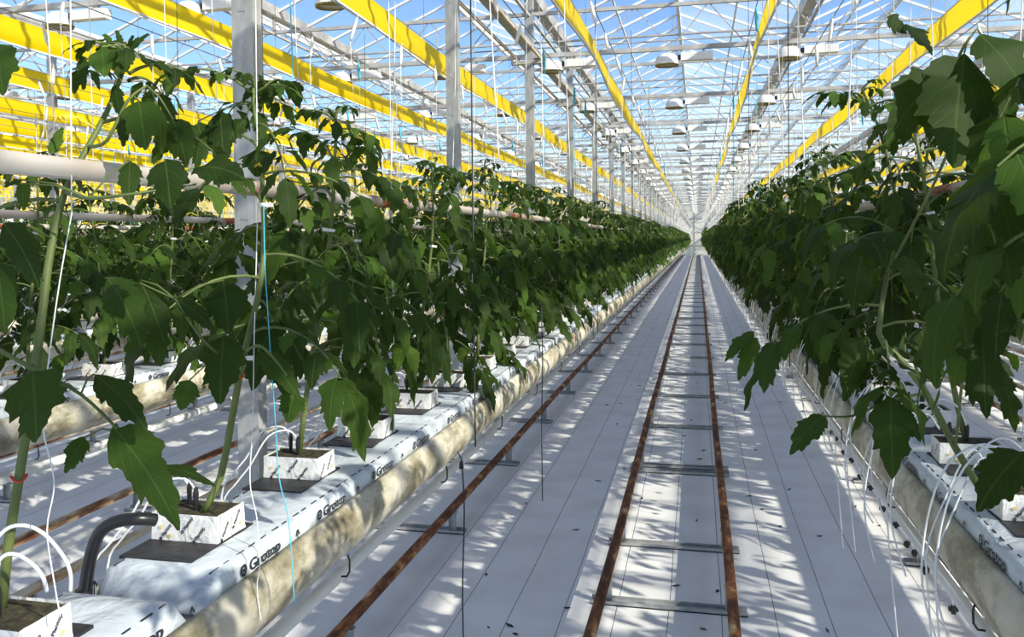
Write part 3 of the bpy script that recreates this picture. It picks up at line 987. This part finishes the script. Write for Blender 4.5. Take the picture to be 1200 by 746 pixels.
def plant_parts(seed, n=13, nleaf=13, h=0.88, path=None, extra=None, sz=0.115, low=0.16, pairs=3):
    """returns leaf arrays and stem builder for one plant whose base is the block top"""
    rr = random.Random(seed)
    A = dict(v=[], f=[], uv=[]); St = MB()
    if path is None:
        K = 9; ph = rr.random() * 6; path = []
        for j in range(K + 1):
            t = j / K
            path.append(Vector((0.02 * math.sin(t * 5 + ph) * t, 0.025 * math.cos(t * 4 + ph) * t, -0.012 + (h + .012) * t)))
    else:
        path = [Vector(p) for p in path]
    K = len(path) - 1
    St.tube([tuple(p) for p in path], [0.0075 - 0.004 * (i / K) ** 1.6 for i in range(K + 1)], 8 if n > 8 else 5)
    def at(t):
        ii = min(K - 1e-6, t * K); i = int(ii); return path[i].lerp(path[i + 1], ii - i)
    az = rr.random() * 6.28
    for q in range(nleaf):
        t = low + (0.93 - low) * (q / (nleaf - 1)) ** 0.85
        az += 2.4 + rr.uniform(-.4, .4)
        s_ = sz * (1.0 - 0.45 * max(0, t - .6) / .4) * rr.uniform(.85, 1.15)
        Ln = 0.30 * (1.0 - 0.55 * max(0, t - .55) / .45) * (0.75 if t < .3 else 1) * rr.uniform(.85, 1.15)
        compound_leaf(A, St, at(t), az, rr.uniform(.15, .75) + (.35 if t > .85 else 0), Ln, s_, rr.uniform(1.0, 1.9), n, rr, pairs)
    # apex: small curled young leaves
    top = path[-1]
    for q in range(5):
        compound_leaf(A, St, top - Vector((0, 0, 0.012 * q)), az + q * 1.3, 1.0 - 0.1 * q, 0.06 + 0.012 * q, 0.032 + 0.006 * q, 1.2, max(4, n - 5), rr, 2)
    if extra:
        for e in extra: compound_leaf(A, St, e[0], e[1], e[2], e[3], e[4], e[5], n, rr, e[6] if len(e) > 6 else 3)
    return A, St, path


def clip_mesh(b, p):
    x_, y_, z_ = p
    b.lathe([(0.0095, z_ - 0.004), (0.0115, z_), (0.0095, z_ + 0.004)], 10, cx=x_, cy=y_)
    b.box(x_ + 0.008, x_ + 0.022, y_ - 0.002, y_ + 0.002, z_ - 0.0045, z_ + 0.0045)


def plant_tree(seed, n=13, hero=False, name='tomato_plant', **kw):
    A, St, path = plant_parts(seed, n, **kw)
    root = empty(name)
    St.build('stem', M['stem'], root, True)
    link('foliage', leaf_mesh('foliage', A), root)
    if n > 8:
        for t in (0.35, 0.72):
            i = int(t * (len(path) - 1)); b = MB(); clip_mesh(b, path[i]); b.build('plant_clip', M['clip'], root)
        b = MB(); rr = random.Random(seed); c = path[int(0.78 * (len(path) - 1))]
        for q in range(3):
            a = rr.random() * 6.28; q0 = Vector((math.cos(a), math.sin(a), .3)) * 0.06 + c
            for w in range(5):
                g = w * 1.2566
                b.quad(q0, q0 + Vector((math.cos(g) * .007, math.sin(g) * .007, -.004)), q0 + Vector((math.cos(g + .3) * .013, math.sin(g + .3) * .013, -.009)), q0 + Vector((math.cos(g + .6) * .007, math.sin(g + .6) * .007, -.004)))
            b.tube([tuple(c), tuple((c + q0) / 2 + Vector((0, 0, .01))), tuple(q0)], 0.0012, 4)
        b.build('flower_truss', M['flower'], root)
    return root


def plant_single(seed, n, **kw):
    A, St, path = plant_parts(seed, n, **kw)
    me = leaf_mesh('tomato_plant', A)
    # stem as a second material in the same small mesh
    st = St.mesh('s', [M['stem']], True)
    nv, nl, npol = len(me.vertices), len(me.loops), len(me.polygons)
    V = np.empty(nv * 3, np.float32); me.vertices.foreach_get('co', V)
    allv = [tuple(V[i * 3:i * 3 + 3]) for i in range(nv)] + [tuple(v.co) for v in st.vertices]
    faces = list(A['f']) + [tuple(i + nv for i in p.vertices) for p in st.polygons]
    m2 = bpy.data.meshes.new('tomato_plant'); m2.from_pydata(allv, [], faces)
    m2.materials.append(M['leaf']); m2.materials.append(M['stem'])
    m2.polygons.foreach_set('material_index', [0] * len(A['f']) + [1] * len(st.polygons))
    m2.polygons.foreach_set('use_smooth', [True] * len(faces))
    uvl = m2.uv_layers.new(name='UVMap')
    uv = np.zeros((len(m2.loops), 2), np.float32); fl = np.array(A['f']).ravel()
    uv[:len(fl)] = np.array(A['uv'], np.float32)[fl]
    uvl.data.foreach_set('uv', uv.ravel()); m2.update()
    bpy.data.meshes.remove(me); bpy.data.meshes.remove(st)
    return m2


# -- plants that the photograph shows close up get their own stems
BZ = SLAB_Z1 + BLOCK_H - 0.002
HERO = {}
def put_hero(k, j, seed, path, extra=None, **kw):
    y = PY0 + PDY * j - (0.05 if j < 0 else 0)
    root = plant_tree(seed, 15, True, path=path, extra=extra, **kw)
    root.location = (bx(k), y, BZ)
    HERO[(k, j)] = root
    return root


def frond(A, St, pts, r0=0.0034):
    St.tube(pts, [r0 * (1 - .45 * i / (len(pts) - 1)) for i in range(len(pts))], 6, cap=False)


def hero_leaves(root, seed, leaves, fronds):
    """single leaves that the photograph shows one by one, added to the plant's own foliage"""
    rr = random.Random(seed); A = dict(v=[], f=[], uv=[]); St = MB()
    for (x0, y0, z0, x1, y1, z1, w) in leaves:
        p, q = Vector((x0, y0, z0)), Vector((x1, y1, z1)); d = q - p; Ln = d.length * 1.05
        up = Vector((0.35, -0.9, 0.25)) if abs(d.normalized().z) > .6 else Vector((0.2, -0.5, .8))
        leaflet(A, p, d + Vector((0, 0, .18 * Ln)), up, Ln, w * 1.15, 0.55, 20, rr, 0.22)
        best = min((Vector(g) for f in fronds for g in f), key=lambda g: (g - p).length)
        if (best - p).length < 0.16:
            St = MB(); mid = (best + p) / 2 + Vector((0, 0, .008))
            St.tube([tuple(best), tuple(mid), tuple(p)], .0015, 5); St.build('leaf_stalk', M['stem'], root, True)
    for f in fronds[1:]:
        St = MB(); frond(A, St, smooth(f, 4)); St.build('leaf_stalk', M['stem'], root, True)
    link('foliage', leaf_mesh('foliage', A), root)


F0_STEM = [ (-0.019,0.017,-0.001), (-0.009,0.020,0.091), (0.007,0.026,0.194), (0.016,0.039,0.294), (0.022,0.053,0.396), (0.018,0.074,0.486), (0.014,0.094,0.552), (0.010,0.126,0.628), (0.024,0.160,0.700), (0.035,0.195,0.765), (0.043,0.218,0.821), (0.051,0.231,0.872) ]
F0_R1 = [ (0.072,-0.090,0.412), (0.114,-0.060,0.374), (0.157,-0.021,0.333), (0.196,0.008,0.276) ]
F0_R2 = [ (0.027,0.161,0.704), (0.084,0.133,0.709), (0.117,0.141,0.772), (0.134,0.166,0.800) ]
F0_R3 = [ (0.010,0.126,0.628), (0.113,0.056,0.613), (0.190,0.042,0.616), (0.220,0.080,0.625) ]
F0_L = [ (0.114,-0.060,0.372, 0.165,-0.112,0.294, 0.075), (0.161,0.001,0.358, 0.259,-0.019,0.291, 0.041), (0.186,0.006,0.282, 0.320,-0.038,0.167, 0.064), (0.259,0.011,0.228, 0.322,0.045,0.197, 0.024), (0.141,0.005,0.266, 0.135,-0.027,0.225, 0.029), (0.101,-0.002,0.342, 0.053,0.038,0.303, 0.033), (0.020,-0.013,0.833, 0.069,-0.054,0.755, 0.046), (0.028,-0.015,0.575, 0.116,-0.048,0.490, 0.043), (0.018,-0.018,0.518, 0.070,-0.059,0.425, 0.046), (0.057,0.160,0.866, 0.080,0.134,0.814, 0.041), (0.041,0.218,0.881, 0.057,0.201,0.825, 0.040), (0.010,0.170,0.855, 0.027,0.152,0.799, 0.017), (0.079,0.227,0.860, 0.144,0.220,0.832, 0.023), (0.112,0.192,0.789, 0.167,0.184,0.809, 0.018), (0.128,0.154,0.774, 0.163,0.120,0.694, 0.057), (0.062,0.181,0.807, 0.085,0.165,0.750, 0.021), (0.088,0.165,0.750, 0.090,0.165,0.705, 0.021), (0.146,0.179,0.763, 0.170,0.152,0.690, 0.021), (0.169,0.183,0.746, 0.215,0.151,0.669, 0.047), (0.218,0.091,0.672, 0.251,0.056,0.598, 0.053), (0.153,0.097,0.672, 0.171,0.069,0.605, 0.031), (0.029,0.216,0.887, 0.018,0.214,0.902, 0.010), (0.040,0.228,0.886, 0.033,0.227,0.910, 0.010), (0.054,0.231,0.877, 0.084,0.239,0.905, 0.013), (0.051,0.231,0.872, 0.058,0.233,0.901, 0.010), (0.256,0.109,0.659, 0.355,0.080,0.643, 0.059), (-0.003,0.113,0.689, -0.002,0.135,0.733, 0.019), (0.020,0.025,0.641, 0.014,0.003,0.630, 0.020), (0.023,0.026,0.635, 0.024,0.026,0.597, 0.023) ]
F1_STEM = [ (0.021,-0.017,-0.003), (0.055,-0.008,0.066), (0.076,-0.002,0.170), (0.095,0.004,0.274), (0.105,0.018,0.342), (0.126,0.024,0.429), (0.129,0.046,0.515), (0.119,0.066,0.622), (0.091,0.103,0.752), (0.068,0.120,0.847), (0.065,0.130,0.889) ]
F1_R1 = [ (0.104,-0.004,0.301), (0.141,-0.128,0.331), (0.129,-0.181,0.374), (0.084,-0.190,0.444) ]
F1_R2 = [ (0.116,-0.001,0.327), (0.182,-0.067,0.345), (0.234,-0.097,0.318), (0.265,-0.091,0.270) ]
F1_L = [ (-0.033,-0.216,0.483, 0.077,-0.275,0.374, 0.063), (0.024,-0.203,0.478, 0.064,-0.196,0.370, 0.055), (0.142,-0.126,0.474, 0.178,-0.170,0.384, 0.066), (0.141,-0.127,0.373, 0.174,-0.194,0.264, 0.071), (0.179,-0.068,0.334, 0.294,-0.126,0.259, 0.048), (0.265,-0.091,0.262, 0.263,-0.113,0.212, 0.048), (0.097,-0.169,0.294, 0.093,-0.191,0.245, 0.043), (0.086,-0.190,0.444, 0.154,-0.176,0.385, 0.028), (0.052,0.116,0.810, 0.027,0.089,0.762, 0.037), (0.074,0.121,0.828, 0.100,0.105,0.761, 0.033), (0.062,0.129,0.885, 0.031,0.112,0.897, 0.013), (0.069,0.131,0.885, 0.105,0.129,0.890, 0.013), (0.062,0.129,0.878, 0.058,0.097,0.847, 0.017), (0.073,0.132,0.878, 0.111,0.109,0.839, 0.017), (-0.049,0.093,0.807, -0.012,0.059,0.724, 0.047), (-0.002,0.104,0.829, 0.027,0.068,0.714, 0.051), (0.104,0.065,0.738, 0.128,0.028,0.681, 0.060) ]
F2_STEM = [ (-0.095,0.006,-0.009), (-0.149,-0.005,0.084), (-0.216,-0.018,0.214), (-0.269,-0.008,0.285), (-0.301,0.006,0.330), (-0.224,0.292,0.450), (-0.132,0.623,0.646), (-0.136,0.831,0.882), (-0.168,0.928,1.020) ]
F2_R1 = [ (-0.211,-0.017,0.204), (-0.314,-0.142,0.207), (-0.397,-0.243,0.195), (-0.461,-0.278,0.200) ]
F2_R2 = [ (-0.149,-0.005,0.084), (-0.195,-0.217,0.274), (-0.215,-0.322,0.383), (-0.209,-0.371,0.433) ]
F2_R3 = [ (-0.224,0.292,0.450), (-0.221,-0.216,0.701), (-0.280,-0.484,0.815), (-0.269,-0.532,0.858) ]
F2_L = [ (-0.455,-0.277,0.200, -0.526,-0.375,0.154, 0.045), (-0.306,-0.141,0.207, -0.263,-0.183,0.140, 0.045), (-0.209,-0.372,0.430, -0.236,-0.483,0.258, 0.075), (-0.271,-0.233,0.365, -0.259,-0.283,0.264, 0.084), (-0.354,-0.149,0.338, -0.416,-0.247,0.232, 0.068), (-0.539,0.423,0.285, -0.620,0.353,0.215, 0.037), (-0.530,0.425,0.266, -0.584,0.360,0.164, 0.047), (-0.192,-0.525,0.207, -0.282,-0.598,0.136, 0.063), (-0.282,-0.535,0.829, -0.314,-0.596,0.654, 0.110), (-0.256,-0.529,0.858, -0.198,-0.569,0.742, 0.092), (-0.307,-0.490,0.801, -0.400,-0.564,0.693, 0.082), (-0.243,-0.528,0.764, -0.255,-0.584,0.615, 0.078), (-0.354,-0.345,0.939, -0.321,-0.338,0.910, 0.034), (-0.321,-0.338,0.926, -0.290,-0.383,0.862, 0.036), (-0.278,-0.130,0.503, -0.266,-0.179,0.427, 0.072), (-0.344,-0.042,0.501, -0.372,-0.101,0.395, 0.080) ]

h0 = put_hero(-1, -1, 21, smooth(F0_STEM, 2), nleaf=3, low=.62, sz=.06)
hero_leaves(h0, 1, F0_L, (F0_STEM, F0_R1, F0_R2, F0_R3))
tag(h0, 'tall tomato plant leaning over the growth pipe at the front corner of the sunlit row', 'tomato plant', 'tomato plants')
h1 = put_hero(-1, 0, 33, smooth(F1_STEM, 2), nleaf=11, low=.42, sz=.10)
hero_leaves(h1, 2, F1_L, (F1_STEM, F1_R1, F1_R2))
tag(h1, 'tomato plant rising in front of the nearest steel post', 'tomato plant', 'tomato plants')
h2 = put_hero(0, 1, 47, smooth(F2_STEM, 2), nleaf=12, low=.45, sz=.12)
hero_leaves(h2, 3, F2_L, (F2_STEM, F2_R1, F2_R2, F2_R3))
tag(h2, 'large leaved tomato plant in shade, its lower leaves reaching into the aisle', 'tomato plant', 'tomato plants')

protos = [Kind(plant_tree(100 + q, 15, nleaf=19, sz=.122, low=.10)) for q in range(7)]
tops = [Kind(plant_tree(180 + q, 15, nleaf=14, sz=.115, low=.50)) for q in range(2)]
highs = [Kind(plant_tree(170 + q, 15, nleaf=17, sz=.120, low=.30)) for q in range(3)]
lows = [Kind(plant_tree(150 + q, 14, nleaf=23, sz=.125, low=.03)) for q in range(3)]
mids = [plant_single(200 + q, 7, nleaf=19, pairs=3, sz=.122, low=.06) for q in range(5)]
cand = []
for k in range(-8, 5):
    for j, y in enumerate(plant_ys(k)):
        j -= 4
        if (k, j) in HERO or y > 84.3: continue
        if y < -1.5 or (k < 0 and y < 0.6): continue
        p = (bx(k), y, BZ)
        q = project((gx(k), y, BZ + 0.5))
        near = k in (0, 1) and y < 1.2
        if near or in_view((gx(k), y, BZ + 0.5), 160):
            cand.append(((q[2] if q else 0.2) + max(0, abs(k + 0.5) - 0.5) * 0.8, p, k, j))
cand.sort(key=lambda c: c[0])
cnt = {}; rr = random.Random(5)
def lean(k, j, rr):
    if k == 0: return (rr.uniform(-.05, .05), -rr.uniform(.12, .30) if j % 3 else rr.uniform(-.02, .08))
    if k == -1: return (rr.uniform(-.06, .06), rr.uniform(.03, .16) if j % 2 else -rr.uniform(.02, .12))
    return (rr.uniform(-.06, .06), rr.uniform(.04, .16) * (1 if j % 2 else -1))


N_IND = 297
for i, (d, p, k, j) in enumerate(cand[:N_IND]):
    n_ = cnt.get(k, 0); cnt[k] = n_ + 1
    lx, ly = lean(k, j, rr)
    a = rr.random() * 6.28
    e = (Matrix.Rotation(ly, 3, 'Y') @ Matrix.Rotation(lx, 3, 'X') @ Matrix.Rotation(a, 3, 'Z')).to_euler()
    s_ = rr.uniform(.9, 1.06) * (1.07 if k >= 0 else 1.0)
    w_ = ('leafy tomato plant in the open, %s along %s' if k < 0 else 'dark leafy tomato plant, %s along %s')
    lab = w_ % (ORD[n_], row_words(k)) if n_ < 14 else 'small looking tomato plant farther down ' + row_words(k)
    if i < 110:
        o = (lows[rr.randrange(3)] if k > 0 else tops[rr.randrange(2)] if k == 0 and j < 3 else highs[rr.randrange(3)] if j < 4 and k in (0, -1) else protos[rr.randrange(7)]).put(p, e, s_, lab, 'tomato plant', 'tomato plants')
    else:
        o = link('tomato_plant', mids[rr.randrange(5)]); o.location = p; o.rotation_euler = e; o.scale = (s_,) * 3
        tag(o, lab, 'tomato plant', 'tomato plants')

# -- plants farther off, and unseen near ones that shade the aisle: one mass
def far_proto(seed, n, nleaf, pairs):
    A, St, _ = plant_parts(seed, n, nleaf=nleaf, pairs=pairs, sz=.13, low=.05)
    return np.array(A['v'], np.float32), np.array(A['f'], np.int32)


fps = {0: [far_proto(300 + q, 4, 10, 2) for q in range(4)], 1: [far_proto(320 + q, 3, 7, 1) for q in range(4)]}
rest = [(p, k, j) for d, p, k, j in cand[N_IND:]]
for k in range(0, 5):  # unseen plants beside and behind the camera, added to shade the floor
    for j in range(-12, 14):
        y = PY0 + PDY * j
        if not any(c[2] == k and abs(c[1][1] - y) < .1 for c in cand) and (k, j) not in HERO: rest.append(((gx(k), y, BZ), k, j))
for k in list(range(-24, -8)) + list(range(5, 12)):
    y = 2.0
    while y < 84:
        if in_view((gx(k), y, BZ + .5), 60): rest.append(((gx(k), y, BZ), k, 0))
        y += PDY * 1.8
Vs, Fs, off = [], [], 0
for (p, k, j) in rest:
    dist = math.hypot(p[0], p[1])
    lod = 0 if (dist < 34 and abs(k) < 6) else 1
    v, f = fps[lod][rr.randrange(4)]
    lx, ly = lean(k, j, rr)
    R = np.array(Matrix.Rotation(ly, 3, 'Y') @ Matrix.Rotation(lx, 3, 'X') @ Matrix.Rotation(rr.random() * 6.28, 3, 'Z'), np.float32)
    sc_ = rr.uniform(.92, 1.08) * (1.08 if k > 0 else 1.0) * (1.15 if lod else 1.0)
    if abs(k) > 8: sc_ *= 1.1
    zz = np.array(p, np.float32)
    Vs.append((v @ R.T) * sc_ + zz); Fs.append(f + off); off += len(v)
V = np.concatenate(Vs); Fc = np.concatenate(Fs)
me = bpy.data.meshes.new('distant_and_unseen_tomato_plants')
me.vertices.add(len(V)); me.vertices.foreach_set('co', V.ravel())
me.loops.add(Fc.size); me.loops.foreach_set('vertex_index', Fc.ravel())
me.polygons.add(len(Fc)); me.polygons.foreach_set('loop_start', np.arange(0, Fc.size, 4, dtype=np.int32))
me.materials.append(M['leaf']); me.update(calc_edges=True)
tag(link('distant_and_unseen_tomato_plants', me), 'rows of tomato plants merging into green bands towards the end wall, plus unseen shading plants', 'tomato plants', kind='stuff')
print('far faces', len(Fc), 'cands', len(cand))

# ------------------------------------------------------------------ strings with bobbin hooks
def string_tree(v, blue):
    root = empty('string_hook')
    rr = random.Random(v)
    a = rr.uniform(-.35, .35)
    b = MB()
    p0, p1 = Vector((0, 0, 0)), Vector((math.sin(a) * .10, math.cos(v) * .05, -.17))
    b.tube([p0 + Vector((0, 0.012, 0.02)), p0, p0.lerp(p1, .15), p0.lerp(p1, .5), p0.lerp(p1, .85), p1], [0.002, 0.003, .010, .014, .012, .004], 6)
    b.build('twine_bobbin', M['twine_blue' if blue else 'clip'], root, True)
    b = MB(); q = Vector((0.02 * math.sin(v * 3), 0, -1.30))
    b.tube([p1, p1.lerp(q, .5) + Vector((.01 * math.sin(v), 0, 0)), q], 0.0022, 4, cap=False)
    b.build('twine', M['twine_blue' if blue and v % 2 else 'twine'], root)
    return root


sks = [Kind(string_tree(q, q == 5)) for q in range(6)]
cand = []
for k in range(-14, 8):
    for j, y in enumerate(plant_ys(k)):
        if y < 0.9 or y > 84: continue
        dx = 0.28 if j % 2 else -0.28
        p = (gx(k) + dx, y, 3.36)
        if in_view((p[0], p[1], 3.2), 10) or in_view((p[0], p[1], 2.4), 10):
            cand.append((project(p)[2], p, k, j))
cand.sort(key=lambda c: c[0])
for d, p, k, j in cand[:300]:
    kd = sks[rr.randrange(6) if rr.random() < .75 else rr.randrange(5)]
    col = 'blue' if kd is sks[5] else 'white'
    kd.put(p, (0, 0, rr.uniform(-.9, .9)), label='%s twine bobbin and string hanging over %s' % (col, row_words(k)), cat='plant string', group='%s plant strings over %s' % (col, row_words(k)))
b = MB(); bb = MB()
for d, p, k, j in cand[300:]:
    x_, y_, z_ = p; t = rr.uniform(-.06, .06)
    tgt = bb if rr.random() < .14 else b
    tgt.tube([(x_, y_, z_), (x_ + t, y_, z_ - .16)], [.008, .013], 3, cap=False)
    b.tube([(x_ + t, y_, z_ - .16), (x_, y_, z_ - 1.25)], 0.0026 + 0.00016 * d, 3, cap=False)
tag(b.build('distant_white_strings', M['twine']), 'countless white strings hanging over the far plants', 'plant strings', kind='stuff')
tag(bb.build('distant_blue_bobbins', M['twine_blue']), 'scattered blue twine bobbins over the far plants', 'plant strings', kind='stuff')

# strings wound down to the near plants
def twine(name, pts, r, m, label, n=5, cat='string'):
    b = MB(); b.tube(pts, r, n)
    return tag(b.build(name, m, None, True), label, cat)


XL, XR = gx(-1), gx(0)
S_BLUE = [ (-0.843,1.519,2.161), (-0.845,1.513,1.855), (-0.844,1.512,1.740), (-0.825,1.493,1.584), (-0.805,1.475,1.424), (-0.789,1.456,1.327), (-0.757,1.431,1.254), (-0.743,1.422,1.106) ]
S_A = [ (-0.942,1.129,2.241), (-0.955,1.120,1.828), (-0.974,1.114,1.722), (-0.967,1.083,1.614), (-0.939,1.036,1.518), (-0.908,1.021,1.439), (-0.919,1.018,1.369), (-0.901,1.010,1.295), (-0.893,1.011,1.248) ]
S_B = [ (-0.897,1.592,2.358), (-0.898,1.584,1.858), (-0.876,1.523,1.580), (-0.848,1.465,1.428), (-0.844,1.444,1.322), (-0.821,1.427,1.258), (-0.805,1.409,1.183), (-0.811,1.407,1.135), (-0.804,1.408,1.071) ]
ARC1 = [ (-1.021,0.994,1.311), (-0.999,1.020,1.358), (-0.986,1.044,1.362), (-0.964,1.059,1.347), (-0.936,1.064,1.316), (-0.931,1.075,1.284), (-0.938,1.083,1.251) ]
ARC2 = [ (-1.010,0.996,1.284), (-0.985,1.002,1.327), (-0.964,1.007,1.334), (-0.940,1.012,1.320), (-0.925,1.015,1.301), (-0.935,1.033,1.272) ]
HOSE = [ (-0.971,1.333,1.275), (-0.991,1.308,1.284), (-1.028,1.299,1.279), (-1.056,1.293,1.260), (-1.069,1.289,1.227), (-1.077,1.287,1.192), (-1.085,1.285,1.143) ]

S_BLUE = S_BLUE[1:]
S_A[0] = (S_A[0][0], S_A[0][1], 3.3); S_B[0] = (S_B[0][0], S_B[0][1], 3.3)
twine('support_string', S_A[:1] + smooth(S_A[1:]), 0.0011, M['twine'], 'white support string hanging beside the front corner tomato plant')
twine('support_string', S_B[:1] + smooth(S_B[1:]), 0.0011, M['twine'], 'white support string trailing over the slab side in front of the post')
twine('support_string', S_BLUE[:1] + smooth(S_BLUE[1:]), 0.0011, M['twine_blue'], 'blue support string trailing down over the growing gutter')
# extra vertical strings at the aisle rows
for q in range(18):
    k = -1 if q % 2 else 0
    y = 1.9 + q * 0.55
    j = q // 2
    twine('support_string', [(gx(k) + .03, y, 3.36), (gx(k) + rr.uniform(-.03, .03), y + .02, 1.30)], 0.0013, M['twine'],
          'straight white support string, %s from the front in %s' % (ORD[j], row_words(k)), 4)

# ------------------------------------------------------------------ near details
root = empty('black_hose_elbow', HOSE[-1])
hs_ = [Vector(p) - Vector(HOSE[-1]) for p in HOSE]
b = MB(); b.tube(smooth(hs_, 5), 0.0115, 12); b.build('hose_bend', M['black_rubber'], root, True)
b = MB(); b.tube([hs_[-1] + Vector((0, 0, .015)), hs_[-1] + Vector((0, 0, -.04))], 0.015, 12); b.build('hose_collar', M['dark'], root, True)
tag(root, 'black bent hose curving behind the white block beside the post', 'hose')
for q, pts in enumerate((ARC2, ARC1)):
    b = MB(); b.tube(smooth(pts, 6), 0.0030, 8)
    tag(b.build('capillary_arc', M['tubing'], None, True), 'clear white tube arching over the front slab, %s' % ('the lower arc', 'the taller arc')[q], 'tube')
b = MB()
for i in range(16):
    a = 2 * PI * i / 16; a2 = 2 * PI * (i + 1) / 16
    b.tube([(.011 * math.cos(a), .011 * math.sin(a), .004 * math.sin(2 * a)), (.011 * math.cos(a2), .011 * math.sin(a2), .004 * math.sin(2 * a2))], .0016, 4, cap=False)
o = b.build('red_band', M['red']); o.location = Vector(F0_STEM[2]) + Vector((bx(-1), PY0 - PDY - 0.05, BZ))
tag(o, 'small red band around the stem of the front corner plant', 'band')
o = link('red_band', o.data); o.location = Vector(F1_STEM[3]) + Vector((bx(-1), PY0, BZ))
tag(o, 'small red band around the stem in front of the post', 'band')

# hanging cables with clip
def cable(x_, y_, z0, z1, label):
    root = empty('hanging_sensor_cable', (x_, y_, 0))
    b = MB(); pts = [(0.01 * math.sin(t * 5) * (1 - t), 0.006 * math.sin(t * 9), z0 + (z1 - z0) * t) for t in [i / 12 for i in range(13)]]
    b.tube([(-.07, 0, z0 + .03), (-.02, 0, z0 + .035)] + pts, 0.0028, 6); b.build('cable', M['cable'], root, True)
    b = MB(); b.tube([(0, 0, z0 - .01), (0, 0, z0 - .035)], [.006, .009], 8); b.build('cable_clip', M['dark'], root)
    tag(root, label, 'cable')


cable(XL + .155, 2.78, 1.02, 0.25, 'dark cable hanging from the sunlit gutter with a clip at its top')
cable(XL + .155, 4.30, 1.45, 0.40, 'dark cable hanging beside the sunlit gutter with frayed lower end')

# dripper crosses hanging from the shaded gutter
def drip_tree():
    root = empty('hanging_dripper')
    b = MB(); b.box(-.013, .013, -.005, .005, -.006, .006); b.box(-.006, .006, -.005, .005, -.014, .010); b.tube([(0, -.009, 0), (0, .009, 0)], .007, 8)
    b.build('dripper_body', M['dark'], root)
    b = MB(); b.tube([(0, 0, .008), (-.012, .0, .06), (-.006, .02, .13), (.01, .05, .22), (.0, .06, .31), (.03, .06, .42)], .0014, 5); b.build('capillary_tube', M['tubing'], root, True)
    return root


kk = Kind(drip_tree())
for i, y in enumerate([2.30, 2.63, 2.93, 3.07, 3.18, 3.35, 3.58, 3.82, 4.05, 4.27, 4.5, 4.72, 4.95, 5.2, 5.4]):
    kk.put((XR + .04 - .0 * i, y, .69 + .01 * math.sin(i * 3)), (0, 0, rnd.uniform(-.8, .8)), label='small black dripper on a thin tube, %s along the shadowed gutter' % ORD[i], cat='dripper', group='hanging drippers')
# loose tubes falling over the shaded gutter
for i, (y, z1) in enumerate(((1.95, .60), (2.02, .62), (2.42, .66), (2.75, .90), (3.05, .70), (3.3, .62), (3.6, .9))):
    b = MB()
    b.tube(smooth([(XR - .02, y + .12, 1.235), (XR - .06, y + .08, 1.285), (XR - .10, y + .04, 1.26), (XR - .14, y + .01, 1.19), (XR - .180, y, 1.08), (XR - .182, y - .02, .95), (XR - .16, y - .03, z1)]), .0022, 8)
    tag(b.build('loose_drip_tube', M['tubing'], None, True), 'loose white drip tube falling over the shadowed gutter, %s from the front' % ORD[i], 'tube', 'loose drip tubes')

# fallen leaf scraps
for i in range(70):
    y = 2.6 + 9 * rnd.random() ** 1.6; x_ = rnd.uniform(-1.15, 1.1)
    if min(abs(x_ - (XC0 + s * .2915)) for s in (-1, 1)) < .05: x_ += .12
    b = MB(); a = rnd.random() * 6.28; l_ = rnd.uniform(.010, .028); w = rnd.uniform(.003, .009)
    ca, sa = math.cos(a), math.sin(a)
    pt = [(-l_, 0, .002), (-l_ * .3, w, .006), (l_ * .4, w * .8, .004), (l_, 0, .009), (l_ * .3, -w, .003), (-l_ * .4, -w * .7, .007)]
    b.v = [(p[0] * ca - p[1] * sa, p[0] * sa + p[1] * ca, p[2]) for p in pt] + [(p[0] * ca - p[1] * sa, p[0] * sa + p[1] * ca, p[2] + .0015) for p in pt]
    b.f = [tuple(range(6))[::-1], tuple(range(6, 12))] + [(q, (q + 1) % 6, (q + 1) % 6 + 6, q + 6) for q in range(6)]; b.m = [0] * 8
    o = b.build('leaf_scrap', M['scrap']); o.location = (x_, y, 0)
    tag(o, 'tiny dark scrap of dry leaf fallen on the white ground cloth', 'leaf scrap', 'leaf scraps on the floor')

for kd in protos + lows + highs + tops + sks + dk + [kk, bk, sk, sk2, lk, pk, tk]:
    kd.discard()
